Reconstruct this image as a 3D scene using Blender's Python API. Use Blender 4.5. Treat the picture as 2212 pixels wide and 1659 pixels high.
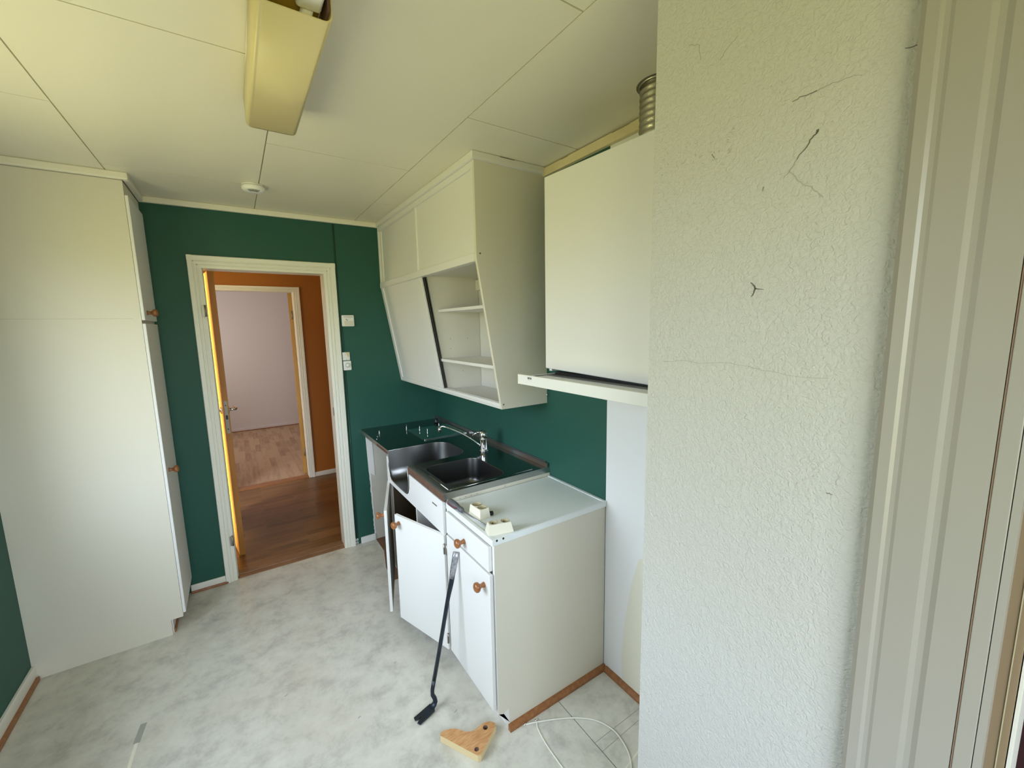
import bpy, bmesh, math, random
from mathutils import Vector, Matrix
random.seed(7)
S = bpy.context.scene
for o in list(bpy.data.objects): bpy.data.objects.remove(o)
COL = S.collection
PI = math.pi
# ------------------------------------------------------------------ camera
cam = bpy.data.objects.new('camera', bpy.data.cameras.new('camera')); COL.objects.link(cam)
RR = Matrix(((0.8331986, -0.5526487, -0.0189603), (-0.0926179, -0.1056673, -0.990079), (0.5451624, 0.8266885, -0.139227)))
m3 = Matrix((RR[0], -RR[1], -RR[2])).transposed()
cam.matrix_world = Matrix.Translation((-1.34003, -3.18028, 1.64588)) @ m3.to_4x4()
cam.data.sensor_width = 36; cam.data.lens = 900.094 * 36 / 2212; cam.data.clip_start = 0.02
S.camera = cam
# ------------------------------------------------------------------ sky seen through the window, exposure
W = bpy.data.worlds.new('sky'); S.world = W; W.use_nodes = True
n = W.node_tree.nodes; l = W.node_tree.links; n.clear()
tc = n.new('ShaderNodeTexCoord'); sx = n.new('ShaderNodeSeparateXYZ'); cr = n.new('ShaderNodeValToRGB')
bg = n.new('ShaderNodeBackground'); ou = n.new('ShaderNodeOutputWorld'); mr = n.new('ShaderNodeMapRange')
mr.inputs[1].default_value = -1; mr.inputs[2].default_value = 1
l.new(tc.outputs['Generated'], sx.inputs[0]); l.new(sx.outputs[2], mr.inputs[0]); l.new(mr.outputs[0], cr.inputs[0])
e = cr.color_ramp.elements
e[0].position = 0.0; e[0].color = (0.37, 0.345, 0.15, 1)
e[1].position = 1.0; e[1].color = (0.80, 0.93, 1.10, 1)
k = e.new(0.47); k.color = (0.35, 0.345, 0.15, 1)
k = e.new(0.56); k.color = (0.80, 0.92, 1.05, 1)
l.new(cr.outputs[0], bg.inputs[0]); l.new(bg.outputs[0], ou.inputs[0]); bg.inputs[1].default_value = 11.8
def area(name, loc, rot, sx_, sy_, power, color, portal=False):
    d = bpy.data.lights.new(name, 'AREA'); d.shape = 'RECTANGLE'; d.size = sx_; d.size_y = sy_; d.energy = power; d.color = color
    o = bpy.data.objects.new(name, d); COL.objects.link(o); o.location = loc; o.rotation_euler = rot
    if portal: d.cycles.is_portal = True
    return o
WY0, WY1, WZ0, WZ1 = -2.25, -1.02, 0.85, 2.10
NX0, NX1, NZ0, NZ1 = -2.05, -0.85, 0.90, 2.10  # opening added in the unseen near wall to give fill light
area('window_portal', (-2.36, (WY0+WY1)/2, (WZ0+WZ1)/2), (0, -PI/2, 0), WZ1-WZ0, WY1-WY0, 1, (1, 1, 1), True)
area('added_fill_portal', ((NX0+NX1)/2, -4.06, (NZ0+NZ1)/2), (PI/2, 0, 0), NX1-NX0, NZ1-NZ0, 1, (1, 1, 1), True)  # portal of the added fill opening behind the camera
hd = area('hall_sun', (-3.3, 0.64, 1.15), (0, -PI/2, 0), 2.1, 0.2, 34, (1, .84, .46)); hd.data.spread = .35
area('hall_fill', (-3.3, 1.1, 1.4), (0, -PI/2, 0), 1.3, 0.7, 12, (1, .84, .46))  # weak wide lamp added as ambient fill for the hall
area('bedroom_daylight', (-2.3, 3.6, 1.5), (0, -PI/2, 0), 1.3, 1.6, 18, (1, .90, .80))
S.view_settings.view_transform = 'Standard'; S.view_settings.look = 'None'; S.view_settings.gamma = 1
S.view_settings.use_curve_mapping = False; S.view_settings.exposure = 0.0
S.cycles.use_denoising = True; S.cycles.max_bounces = 10; S.cycles.diffuse_bounces = 6
# ------------------------------------------------------------------ materials
def mat(name, col, rough=.5, metal=0, bump=0, bscale=200, bdist=.001, var=0, vscale=5, col2=None, spec=.5, stretch=None, coat=0, detail=3, bstretch=None):
    m = bpy.data.materials.new(name); m.use_nodes = True
    N = m.node_tree.nodes; L = m.node_tree.links; p = N['Principled BSDF']
    p.inputs['Base Color'].default_value = (*col, 1); p.inputs['Roughness'].default_value = rough
    p.inputs['Metallic'].default_value = metal; p.inputs['Specular IOR Level'].default_value = spec
    p.inputs['Coat Weight'].default_value = coat
    t = N.new('ShaderNodeTexCoord')
    if var or col2:
        mp = N.new('ShaderNodeMapping'); mp.inputs['Scale'].default_value = stretch or (1, 1, 1)
        nz = N.new('ShaderNodeTexNoise'); nz.inputs['Scale'].default_value = vscale; nz.inputs['Detail'].default_value = 6
        mx = N.new('ShaderNodeMix'); mx.data_type = 'RGBA'
        r = N.new('ShaderNodeMapRange'); r.inputs[1].default_value = .3; r.inputs[2].default_value = .7
        c2 = col2 or tuple(c*(1-var) for c in col)
        mx.inputs[6].default_value = (*col, 1); mx.inputs[7].default_value = (*c2, 1)
        L.new(t.outputs['Object'], mp.inputs[0]); L.new(mp.outputs[0], nz.inputs['Vector']); L.new(nz.outputs['Fac'], r.inputs[0])
        L.new(r.outputs[0], mx.inputs[0]); L.new(mx.outputs[2], p.inputs['Base Color'])
    if bump:
        mp2 = N.new('ShaderNodeMapping'); mp2.inputs['Scale'].default_value = bstretch or (1, 1, 1)
        L.new(t.outputs['Object'], mp2.inputs[0])
        nb = N.new('ShaderNodeTexNoise'); nb.inputs['Scale'].default_value = bscale; nb.inputs['Detail'].default_value = detail
        b = N.new('ShaderNodeBump'); b.inputs['Strength'].default_value = bump; b.inputs['Distance'].default_value = bdist
        L.new(mp2.outputs[0], nb.inputs['Vector']); L.new(nb.outputs['Fac'], b.inputs['Height']); L.new(b.outputs[0], p.inputs['Normal'])
    return m
def laminate(name, cols, rot, rough=.35, scale=1.0):
    m = bpy.data.materials.new(name); m.use_nodes = True
    N = m.node_tree.nodes; L = m.node_tree.links; p = N['Principled BSDF']; p.inputs['Roughness'].default_value = rough
    t = N.new('ShaderNodeTexCoord'); mp = N.new('ShaderNodeMapping'); mp.inputs['Rotation'].default_value = (0, 0, rot)
    bt = N.new('ShaderNodeTexBrick'); bt.offset = .37; bt.inputs['Scale'].default_value = scale
    bt.inputs['Brick Width'].default_value = .42; bt.inputs['Row Height'].default_value = .065; bt.inputs['Mortar Size'].default_value = .0008
    bt.inputs['Color1'].default_value = (0, 0, 0, 1); bt.inputs['Color2'].default_value = (1, 1, 1, 1); bt.inputs['Mortar'].default_value = (.2, .2, .2, 1)
    nz = N.new('ShaderNodeTexNoise'); nz.inputs['Scale'].default_value = 4; nz.inputs['Detail'].default_value = 8
    mp2 = N.new('ShaderNodeMapping'); mp2.inputs['Scale'].default_value = (1, 9, 1)
    ad = N.new('ShaderNodeMath'); ad.operation = 'MULTIPLY_ADD'; ad.inputs[1].default_value = .55
    r = N.new('ShaderNodeValToRGB'); r.color_ramp.elements[0].color = (*cols[0], 1); r.color_ramp.elements[1].color = (*cols[1], 1)
    r.color_ramp.elements[0].position = .25; r.color_ramp.elements[1].position = .95
    L.new(t.outputs['Object'], mp.inputs[0]); L.new(mp.outputs[0], bt.inputs['Vector']); L.new(mp.outputs[0], mp2.inputs[0]); L.new(mp2.outputs[0], nz.inputs['Vector'])
    L.new(bt.outputs['Color'], ad.inputs[0]); L.new(nz.outputs['Fac'], ad.inputs[2]); L.new(ad.outputs[0], r.inputs[0]); L.new(r.outputs[0], p.inputs['Base Color'])
    return m
M = {}
M['green'] = mat('green_paint', (.019, .092, .068), .5, spec=.35, bump=.25, bscale=260, bdist=.0006)
M['ceil'] = mat('ceiling_board', (.80, .76, .64), .42, bump=.15, bscale=120, bdist=.0006)
M['cornice'] = mat('cornice_paint', (.80, .76, .66), .4)
M['oldcornice'] = mat('aged_cornice_paint', (.72, .62, .38), .45, var=.15, vscale=9)
M['seam'] = mat('board_seam', (.42, .38, .28), .7)  # dull tan for the joints between boards
M['white'] = mat('white_lacquer', (.77, .76, .74), .5, bump=.12, bscale=350, bdist=.0003)
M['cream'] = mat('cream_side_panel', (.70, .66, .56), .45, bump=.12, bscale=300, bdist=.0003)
M['inner'] = mat('cabinet_inside', (.68, .66, .60), .5)
M['casing'] = mat('casing_paint', (.80, .78, .70), .35)
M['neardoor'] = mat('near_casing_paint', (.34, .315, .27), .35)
M['wallwhite'] = mat('white_wall_paint', (.80, .80, .80), .6, bump=.2, bscale=150, bdist=.0006)
M['yellowed'] = mat('yellowed_paint', (.78, .75, .63), .6, bump=.2, bscale=150, bdist=.0006)
M['rawwall'] = mat('unpainted_board', (.58, .55, .48), .8, bump=.2, bscale=80, bdist=.001, var=.08)
M['filler'] = mat('white_filler', (.78, .76, .74), .8, bump=.6, bscale=60, bdist=.003)
M['plaster'] = None
M['crack'] = mat('crack_dark', (.12, .11, .09), .9)
M['crackfine'] = mat('fine_crack', (.36, .35, .31), .9)
M['orange'] = mat('orange_hall_paint', (.37, .125, .012), .6)
M['hallwhite'] = mat('bedroom_wall_paint', (.74, .70, .70), .7, bump=.2, bscale=120, bdist=.0008)
M['leafwood'] = mat('orange_pine', (.44, .24, .055), .4, stretch=(6, 6, .6), vscale=6, col2=(.36, .17, .03))
M['pine'] = mat('pine_wood', (.66, .38, .17), .5, stretch=(2, 9, 2), vscale=14, col2=(.48, .22, .08))
M['pineedge'] = mat('pale_pine_edge', (.76, .60, .34), .6)
M['trimwood'] = mat('stained_trim', (.36, .15, .05), .4, stretch=(3, 3, 3), vscale=20, col2=(.24, .09, .03))
M['knob'] = mat('oak_knob', (.34, .125, .035), .3, col2=(.24, .085, .022), vscale=60, coat=.3)
M['steel'] = mat('bench_steel', (.26, .27, .27), .13, 1, bump=.05, bscale=40, bdist=.0005)
M['basin'] = mat('basin_steel', (.16, .16, .16), .34, 1, bump=.1, bscale=60, bdist=.0005, bstretch=(1, 1, 12))
M['edge'] = mat('steel_edge', (.50, .50, .49), .35, 1)
M['plate'] = mat('polished_plate', (.90, .92, .91), .03, 1)
M['chrome'] = mat('chrome', (.75, .76, .77), .08, 1)
M['hinge'] = mat('hinge_metal', (.30, .27, .23), .4, 1)
M['brownwood'] = mat('chipboard_edge', (.14, .07, .045), .7, var=.3, vscale=40)
M['darkin'] = mat('dark_stained_inside', (.10, .065, .035), .7, var=.3, vscale=10)
M['subfloor'] = mat('bare_subfloor', (.20, .095, .05), .7, var=.25, vscale=14)
M['enamel'] = mat('grey_enamel', (.80, .84, .84), .3)
M['black'] = mat('black_plastic', (.012, .012, .012), .35)
M['gap'] = mat('dark_gap', (.03, .03, .03), .8)
M['iron'] = mat('blue_black_steel', (.022, .035, .06), .35, .7, col2=(.05, .055, .06), vscale=30)
M['wornsteel'] = mat('worn_steel', (.55, .55, .58), .4, .8, col2=(.28, .28, .31), vscale=90)
M['socket'] = mat('ivory_plastic', (.80, .76, .63), .35)
M['socketin'] = mat('darkened_ivory', (.50, .44, .29), .4)  # ivory darkened so the socket wells read as recesses
M['plastic'] = mat('white_plastic', (.82, .82, .80), .3)
M['yplastic'] = mat('yellowed_plastic', (.70, .58, .30), .4)
M['grey'] = mat('grey_rubber', (.10, .10, .11), .5)
M['red'] = mat('dark_red_rubber', (.13, .02, .03), .45)
M['lamp'] = mat('yellowed_acrylic', (.66, .56, .31), .35, bump=.1, bscale=80, bdist=.0005)
M['lampin'] = mat('yellowed_tray', (.50, .33, .05), .5, var=.3, vscale=12)
M['cord'] = mat('white_cord', (.80, .78, .70), .4)
M['alu'] = mat('duct_foil', (.48, .46, .37), .3, 1, bump=.5, bscale=90, bdist=.002)
M['glass'] = mat('grey_visor', (.68, .70, .72), .3)
M['redwood'] = mat('dark_red_wood', (.07, .018, .02), .6, var=.5, vscale=25)
M['jamb'] = mat('brown_jamb', (.26, .185, .11), .4)
M['linejoint'] = mat('brown_joint', (.22, .14, .09), .7)
M['badge'] = mat('badge_print', (.05, .05, .05), .5)
M['badgelight'] = mat('badge_light_print', (.6, .6, .6), .5)
M['hallfloor'] = laminate('hall_laminate', ((.10, .042, .010), (.24, .115, .035)), 0)
M['bedfloor'] = laminate('bedroom_laminate', ((.30, .17, .10), (.52, .36, .24)), PI/2, .5)
M['threshold'] = mat('threshold_oak', (.30, .16, .08), .45, stretch=(1, 14, 1), vscale=8, col2=(.18, .09, .04))
M['windowglass'] = mat('window_glass', (1, 1, 1), 0)
M['windowglass'].node_tree.nodes['Principled BSDF'].inputs['Transmission Weight'].default_value = 1
M['floorstain'] = mat('brown_floor_stain', (.52, .46, .38), .5, var=.15, vscale=12)
# vinyl floor: grey marbled sheet with faint brownish blotches
def vinyl():
    m = bpy.data.materials.new('marbled_vinyl'); m.use_nodes = True
    N = m.node_tree.nodes; L = m.node_tree.links; p = N['Principled BSDF']; p.inputs['Roughness'].default_value = .34
    t = N.new('ShaderNodeTexCoord')
    a = N.new('ShaderNodeTexNoise'); a.inputs['Scale'].default_value = 9; a.inputs['Detail'].default_value = 10; a.inputs['Roughness'].default_value = .70; a.inputs['Distortion'].default_value = .15
    b = N.new('ShaderNodeTexNoise'); b.inputs['Scale'].default_value = 2.2; b.inputs['Detail'].default_value = 4
    r = N.new('ShaderNodeValToRGB'); el = r.color_ramp.elements
    el[0].position = .3; el[0].color = (.42, .405, .36, 1); el[1].position = .72; el[1].color = (.71, .69, .62, 1); q = el.new(.5); q.color = (.61, .59, .52, 1)
    r2 = N.new('ShaderNodeMapRange'); r2.inputs[1].default_value = .52; r2.inputs[2].default_value = .75; r2.inputs[4].default_value = .35
    mx = N.new('ShaderNodeMix'); mx.data_type = 'RGBA'; mx.inputs[7].default_value = (.50, .42, .33, 1)
    bn = N.new('ShaderNodeTexNoise'); bn.inputs['Scale'].default_value = 3.5; bn.inputs['Detail'].default_value = 1
    mpp = N.new('ShaderNodeMapping'); mpp.inputs['Rotation'].default_value = (0, 0, .6); mpp.inputs['Scale'].default_value = (2.2, .6, 1)
    bu = N.new('ShaderNodeBump'); bu.inputs['Strength'].default_value = .35; bu.inputs['Distance'].default_value = .02
    L.new(t.outputs['Object'], a.inputs['Vector']); L.new(t.outputs['Object'], b.inputs['Vector']); L.new(t.outputs['Object'], mpp.inputs[0]); L.new(mpp.outputs[0], bn.inputs['Vector'])
    L.new(a.outputs['Fac'], r.inputs[0]); L.new(r.outputs[0], mx.inputs[6]); L.new(b.outputs['Fac'], r2.inputs[0]); L.new(r2.outputs[0], mx.inputs[0])
    L.new(mx.outputs[2], p.inputs['Base Color']); L.new(bn.outputs['Fac'], bu.inputs['Height']); L.new(bu.outputs[0], p.inputs['Normal'])
    return m
M['vinyl'] = vinyl()
def plaster():
    m = bpy.data.materials.new('rough_plaster'); m.use_nodes = True
    N = m.node_tree.nodes; L = m.node_tree.links; p = N['Principled BSDF']; p.inputs['Roughness'].default_value = .55
    p.inputs['Base Color'].default_value = (.52, .51, .475, 1)
    t = N.new('ShaderNodeTexCoord')
    a = N.new('ShaderNodeTexNoise'); a.inputs['Scale'].default_value = 130; a.inputs['Detail'].default_value = 4; a.inputs['Distortion'].default_value = 1.2
    v = N.new('ShaderNodeTexNoise'); v.inputs['Scale'].default_value = 45; v.inputs['Detail'].default_value = 3
    ad = N.new('ShaderNodeMath'); ad.operation = 'MULTIPLY_ADD'; ad.inputs[1].default_value = .5
    bu = N.new('ShaderNodeBump'); bu.inputs['Strength'].default_value = .8; bu.inputs['Distance'].default_value = .0035
    L.new(t.outputs['Object'], a.inputs['Vector']); L.new(t.outputs['Object'], v.inputs['Vector']); L.new(v.outputs['Fac'], ad.inputs[0]); L.new(a.outputs['Fac'], ad.inputs[2])
    L.new(ad.outputs[0], bu.inputs['Height']); L.new(bu.outputs[0], p.inputs['Normal'])
    return m
M['plaster'] = plaster()
# ------------------------------------------------------------------ mesh helpers (all coordinates are world metres)
class MB:
    def __init__(s): s.v = []; s.f = []; s.m = []; s.mats = []; s.sm = []
    def mi(s, m):
        if m not in s.mats: s.mats.append(m)
        return s.mats.index(m)
    def add(s, vs, fs, m=None, smooth=False):
        b = len(s.v); s.v += [tuple(v) for v in vs]; s.f += [tuple(i+b for i in f) for f in fs]
        k = s.mi(m) if m is not None else 0
        s.m += [k]*len(fs); s.sm += [smooth]*len(fs)
    def box(s, x0, x1, y0, y1, z0, z1, m=None, T=None):
        vs = [(x, y, z) for x in (x0, x1) for y in (y0, y1) for z in (z0, z1)]
        if T: vs = [T @ Vector(v) for v in vs]
        s.add(vs, [(0, 1, 3, 2), (4, 6, 7, 5), (0, 4, 5, 1), (2, 3, 7, 6), (0, 2, 6, 4), (1, 5, 7, 3)], m)
    def prism(s, poly, fn, m=None, smooth=False):
        # poly: list of 2D points; fn(p, t) -> 3D with t = 0 or 1
        k = len(poly); a = [fn(p, 0) for p in poly] + [fn(p, 1) for p in poly]
        s.add(a, [tuple(range(k))[::-1], tuple(range(k, 2*k))], m)
        b = len(s.v) - 2*k
        for i in range(k):
            j = (i+1) % k; s.f.append((b+i, b+j, b+k+j, b+k+i)); s.m.append(s.mi(m) if m is not None else 0); s.sm.append(smooth)
    def tube(s, pts, r, m=None, seg=12, cap=True, ref=None):
        pts = [Vector(p) for p in pts]; rs = r if isinstance(r, (list, tuple)) else [r]*len(pts)
        up = Vector((0, 0, 1)); rings = []
        prev = None
        for i, p in enumerate(pts):
            d = (pts[min(i+1, len(pts)-1)] - pts[max(i-1, 0)]).normalized()
            if prev is None:
                a = d.cross(Vector(ref) if ref else (up if abs(d.z) < .95 else Vector((1, 0, 0)))).normalized()
            else:
                a = (prev - d*prev.dot(d)).normalized()
            prev = a; b = d.cross(a)
            rx, ry = (rs[i] if isinstance(rs[i], (list, tuple)) else (rs[i], rs[i]))
            rings.append([p + a*math.cos(2*PI*k/seg)*rx + b*math.sin(2*PI*k/seg)*ry for k in range(seg)])
        vs = [v for g in rings for v in g]; fs = []
        for i in range(len(pts)-1):
            for k in range(seg):
                fs.append((i*seg+k, i*seg+(k+1) % seg, (i+1)*seg+(k+1) % seg, (i+1)*seg+k))
        s.add(vs, fs, m, True)
        if cap: s.add(rings[0], [tuple(range(seg))[::-1]], m); s.add(rings[-1], [tuple(range(seg))], m)
    def lathe(s, prof, origin, axis, m=None, seg=24):
        # prof: (r, h) along axis
        ax = Vector(axis).normalized(); a = ax.cross(Vector((0, 0, 1)) if abs(ax.z) < .9 else Vector((1, 0, 0))).normalized(); b = ax.cross(a); o = Vector(origin)
        vs = [o + ax*h + (a*math.cos(2*PI*k/seg) + b*math.sin(2*PI*k/seg))*r for r, h in prof for k in range(seg)]
        fs = [(i*seg+k, i*seg+(k+1) % seg, (i+1)*seg+(k+1) % seg, (i+1)*seg+k) for i in range(len(prof)-1) for k in range(seg)]
        s.add(vs, fs, m, True)
    def build(s, name, m=None, parent=None, bevel=0, bseg=2, loc=None):
        me = bpy.data.meshes.new(name)
        base = Vector(loc) if loc is not None else (ORG.get(parent.name, Vector()) if parent else Vector())
        me.from_pydata([tuple(Vector(v)-base) for v in s.v], [], s.f)
        mats = s.mats if s.mats else [m]
        for x in mats: me.materials.append(x if not isinstance(x, str) else M[x])
        for i, p in enumerate(me.polygons): p.material_index = s.m[i] if s.mats else 0; p.use_smooth = s.sm[i]
        bm = bmesh.new(); bm.from_mesh(me); bmesh.ops.remove_doubles(bm, verts=bm.verts, dist=1e-6); bmesh.ops.recalc_face_normals(bm, faces=bm.faces); bm.to_mesh(me); bm.free()
        o = bpy.data.objects.new(name, me); COL.objects.link(o)
        if bevel:
            md = o.modifiers.new('bevel', 'BEVEL'); md.width = bevel; md.segments = bseg; md.limit_method = 'ANGLE'; md.angle_limit = math.radians(40)
        if parent:
            o.parent = parent; o.location = base - ORG.get(parent.name, Vector()); ORG[o.name] = base
        else:
            o.location = base; ORG[o.name] = base
        return o
ORG = {}
def thing(name, label, cat, loc=(0, 0, 0), group=None):
    o = bpy.data.objects.new(name, None); COL.objects.link(o); o.location = loc; o.empty_display_size = .05; ORG[o.name] = Vector(loc)
    o['label'] = label; o['category'] = cat
    if group: o['group'] = group
    return o
def tag(o, label, cat, group=None):
    o['label'] = label; o['category'] = cat
    if group: o['group'] = group
    return o
def struct(o): o['kind'] = 'structure'; return o
def one(m, *boxes):
    b = MB()
    for x in boxes: b.box(*x)
    return b
# ------------------------------------------------------------------ setting: room shell
H = 2.40; XL = -2.2945; YB = -4.0; XP = -.60; YP = -2.595
def strip(b, p, q, w, fn, m):
    # thin flat line from p to q (2D) with width w, mapped by fn(u, v, t)
    d = Vector((q[0]-p[0], q[1]-p[1])); L_ = d.length
    if L_ < 1e-9: return
    nrm = Vector((-d.y, d.x))/L_*w/2
    c = [(p[0]+nrm.x, p[1]+nrm.y), (q[0]+nrm.x, q[1]+nrm.y), (q[0]-nrm.x, q[1]-nrm.y), (p[0]-nrm.x, p[1]-nrm.y)]
    b.prism(c, fn, m)
def poly_strip(b, pts, ws, fn, m):
    for i in range(len(pts)-1): strip(b, pts[i], pts[i+1], (ws[i]+ws[i+1])/2 if isinstance(ws, list) else ws, fn, m)
# floor: vinyl sheet; bare strip where a unit was taken out
fl = MB()
fl.box(XL, 0.0, YB, -.62, -.05, 0, M['vinyl']); fl.box(XL, -.556, -.62, 0.0, -.05, 0, M['vinyl'])
fl.add([(-.556, -.03, .0002), (-.556, -.218, .0002), (-.609, -.44, .0002), (-.625, -.62, .0002), (0, -.62, .0002), (0, 0, .0002), (-.556, 0, .0002)], [(0, 1, 2, 3, 4, 5, 6)], M['subfloor'])
fl.box(-.556, 0, -.62, 0, -.05, -.0002, M['subfloor'])
ff = lambda p, t: (p[0], p[1], .0001 + .0004*t)
strip(fl, (-.297, -1.92), (-.30, -2.60), .0022, ff, M['crack']); strip(fl, (-.297, -2.146), (0, -2.146), .002, ff, M['crackfine'])
strip(fl, (-.297, -2.187), (0, -2.178), .002, ff, M['crackfine']); strip(fl, (-.30, -2.285), (0, -2.235), .006, ff, M['yellowed'])
strip(fl, (-1.812, -1.003), (-1.822, -1.10), .022, ff, M['crackfine']); strip(fl, (-1.822, -1.10), (-1.83, -1.25), .012, ff, M['yellowed'])
fl.prism([(-2.19+.075*math.cos(a)*(1+.25*math.sin(3*a)), -1.07+.05*math.sin(a)*(1+.3*math.cos(2*a))) for a in [2*PI*i/24 for i in range(24)]], ff, M['floorstain'])
for x, y, w in ((-1.05, -1.50, .004), (-1.30, -1.20, .004), (-.83, -1.30, .004), (-.70, -1.71, .005), (-1.20, -1.86, .006), (-.92, -1.05, .003)):
    strip(fl, (x, y), (x+w*3, y+w*1.5), w, ff, M['crackfine'])
struct(fl.build('floor'))
# ceiling boards, 1.22 x 0.61, staggered, with open joints
ce = MB()
cols = [(-2.38, -1.769, -1.12), (-1.769, -1.160, -.51), (-1.160, -.556, -1.12), (-.556, .06, -.51)]
J = .0022
for x0, x1, s0 in cols:
    ys = sorted([0.1] + [s0 - 1.22*k for k in range(5) if s0 - 1.22*k > YB] + [YB])
    for a, b in zip(ys[:-1], ys[1:]): ce.box(x0+J, x1-J, a+J, b-J, H, H+.012, M['ceil'])
ce.box(XL-.1, .1, YB-.1, .1, H+.006, H+.06, M['seam'])
struct(ce.build('ceiling'))
# walls
def wall(name, boxes, m): 
    b = MB()
    for x in boxes: b.box(*x[:6], x[6] if len(x) > 6 else m)
    return struct(b.build(name))
G = M['green']
DL, DR, DT = -1.4677, -.7856, 2.022
wf = MB()
wf.box(XL-.1, DL-.03, 0, .11, -.05, H, G); wf.box(DR+.03, .1, 0, .11, -.05, H, G); wf.box(DL-.03, DR+.03, 0, .11, DT+.03, H, G)
for b_ in ((XL-.1, DL-.03, .11, .12, -.05, H), (DR+.03, .6, .11, .12, -.05, H), (DL-.03, DR+.03, .11, .12, DT+.03, H)): wf.box(*b_, M['orange'])
# joint of two wall boards, and the unpainted patch with a ragged edge where a unit stood
wf.box(-.698, -.695, -.0006, 0, 0, 2.37, M['gap'])
jag = [(-.583, .872)]; z = .872
while z > .06:
    z -= .012 + random.random()*.014; jag.append((-.580 + .018*(.87-z)/.87 + random.uniform(-.003, .003), z))
jag.append((-.560, .0)); raw = jag + [(0, 0), (0, .872)]
fw_ = lambda d: (lambda p, t: (p[0], -d*t, p[1]))
wf.prism(raw, fw_(.0015), M['rawwall'])
rim = [(x, z) for x, z in jag]
rim2 = [(x + .009 + random.random()*.005, z) for x, z in jag]
for i in range(len(jag)-1): wf.prism([rim[i], rim[i+1], rim2[i+1], rim2[i]], fw_(.004), M['filler'])
wf.prism([(-.583, .868), (-.575, .55), (-.53, .515), (-.535, .75), (-.54, .868)], fw_(.005), M['filler'])
struct(wf.build('wall_far'))
wl = MB()
wl.box(XL-.12, XL, YB, WY0, -.05, H, G); wl.box(XL-.12, XL, WY1, .1, -.05, H, G)
wl.box(XL-.12, XL, WY0, WY1, -.05, WZ0, G); wl.box(XL-.12, XL, WY0, WY1, WZ1, H, G)
struct(wl.build('wall_left'))
wr = MB()
YG = -1.905
wr.box(0, .1, YG, .0, -.05, H, G); wr.box(0, .1, -2.62, YG, -.05, H, M['wallwhite'])
wr.prism([(-2.02, 0), (-2.015, .15), (-2.03, .33), (-2.06, .52), (-2.10, .66), (-2.6, .70), (-2.6, 0)], lambda p, t: (-.0008*t, p[0], p[1]), M['yellowed'])
struct(wr.build('wall_right'))
wp = MB()
wp.box(XP, .1, -2.99, YP, -.05, H, M['plaster'])
cf = lambda p, t: (XP + .0003 - .0008*t, p[0], p[1])
def jline(pts, w0, w1, m, jit=.0012, sub=4):
    P = []
    for i in range(len(pts)-1):
        for k in range(sub):
            t = k/sub; P.append((pts[i][0]*(1-t)+pts[i+1][0]*t + (random.uniform(-jit, jit) if (i or k) else 0), pts[i][1]*(1-t)+pts[i+1][1]*t + random.uniform(-jit, jit)))
    P.append(pts[-1]); W_ = [w0 + (w1-w0)*i/(len(P)-1) for i in range(len(P))]
    poly_strip(wp, P, W_, cf, m)
jline([(-2.847, 1.975), (-2.861, 1.976), (-2.879, 1.976)], .0006, .0012, M['crack']); jline([(-2.879, 1.976), (-2.899, 1.977), (-2.92, 1.976), (-2.932, 1.972)], .0011, .0005, M['crackfine'])
jline([(-2.884, 1.921), (-2.882, 1.916)], .0035, .002, M['crack']); jline([(-2.882, 1.916), (-2.874, 1.907), (-2.859, 1.888)], .0018, .0008, M['crack'])
jline([(-2.859, 1.888), (-2.85, 1.873), (-2.867, 1.852), (-2.881, 1.842), (-2.898, 1.824)], .0008, .0004, M['crackfine']); jline([(-2.85, 1.873), (-2.842, 1.866)], .0006, .0003, M['crackfine'])
jline([(-2.801, 1.711), (-2.807, 1.703), (-2.809, 1.699)], .0012, .003, M['crack']); jline([(-2.809, 1.699), (-2.803, 1.687)], .003, .001, M['crack']); jline([(-2.809, 1.699), (-2.823, 1.697)], .0018, .0006, M['crack'])
jline([(-2.629, 1.566), (-2.68, 1.570), (-2.712, 1.567), (-2.767, 1.571), (-2.80, 1.569), (-2.827, 1.563)], .0007, .0005, M['crackfine'])
jline([(-2.827, 1.563), (-2.88, 1.556), (-2.924, 1.558)], .0004, .0004, M['crackfine'])
jline([(-2.665, 2.145), (-2.687, 2.136), (-2.69, 2.109)], .0008, .0004, M['crackfine']); jline([(-2.756, 2.113), (-2.735, 2.10), (-2.727, 2.091)], .0004, .0008, M['crackfine'])
jline([(-2.813, 1.862), (-2.812, 1.855)], .0008, .0006, M['crack']); jline([(-2.934, 1.38), (-2.942, 1.381)], .0008, .0006, M['crack'])
jline([(-2.975, 1.983), (-2.988, 1.981)], .0008, .001, M['crack']); jline([(-2.72, 1.942), (-2.725, 1.933)], .0006, .001, M['crack'])
for _ in range(34):
    y, z = random.uniform(-2.76, -2.61), random.uniform(1.93, 1.98); jline([(y, z), (y+random.uniform(-.006, .006), z+random.uniform(-.006, .006))], .0005, .0004, M['crackfine'])
struct(wp.build('wall_plaster'))
wb = MB()
[wb.box(*q, M['wallwhite']) for q in ((XL-.12, NX0, YB-.1, YB, -.05, H), (NX1, .9, YB-.1, YB, -.05, H), (NX0, NX1, YB-.1, YB, -.05, NZ0), (NX0, NX1, YB-.1, YB, NZ1, H))]; struct(wb.build('wall_near'))
w2 = MB(); w2.box(XP, -.48, YB, -3.96, -.05, H, M['plaster']); w2.box(XP, -.48, -3.96, -2.99, 2.10, H, M['plaster']); struct(w2.build('wall_entry'))
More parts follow.
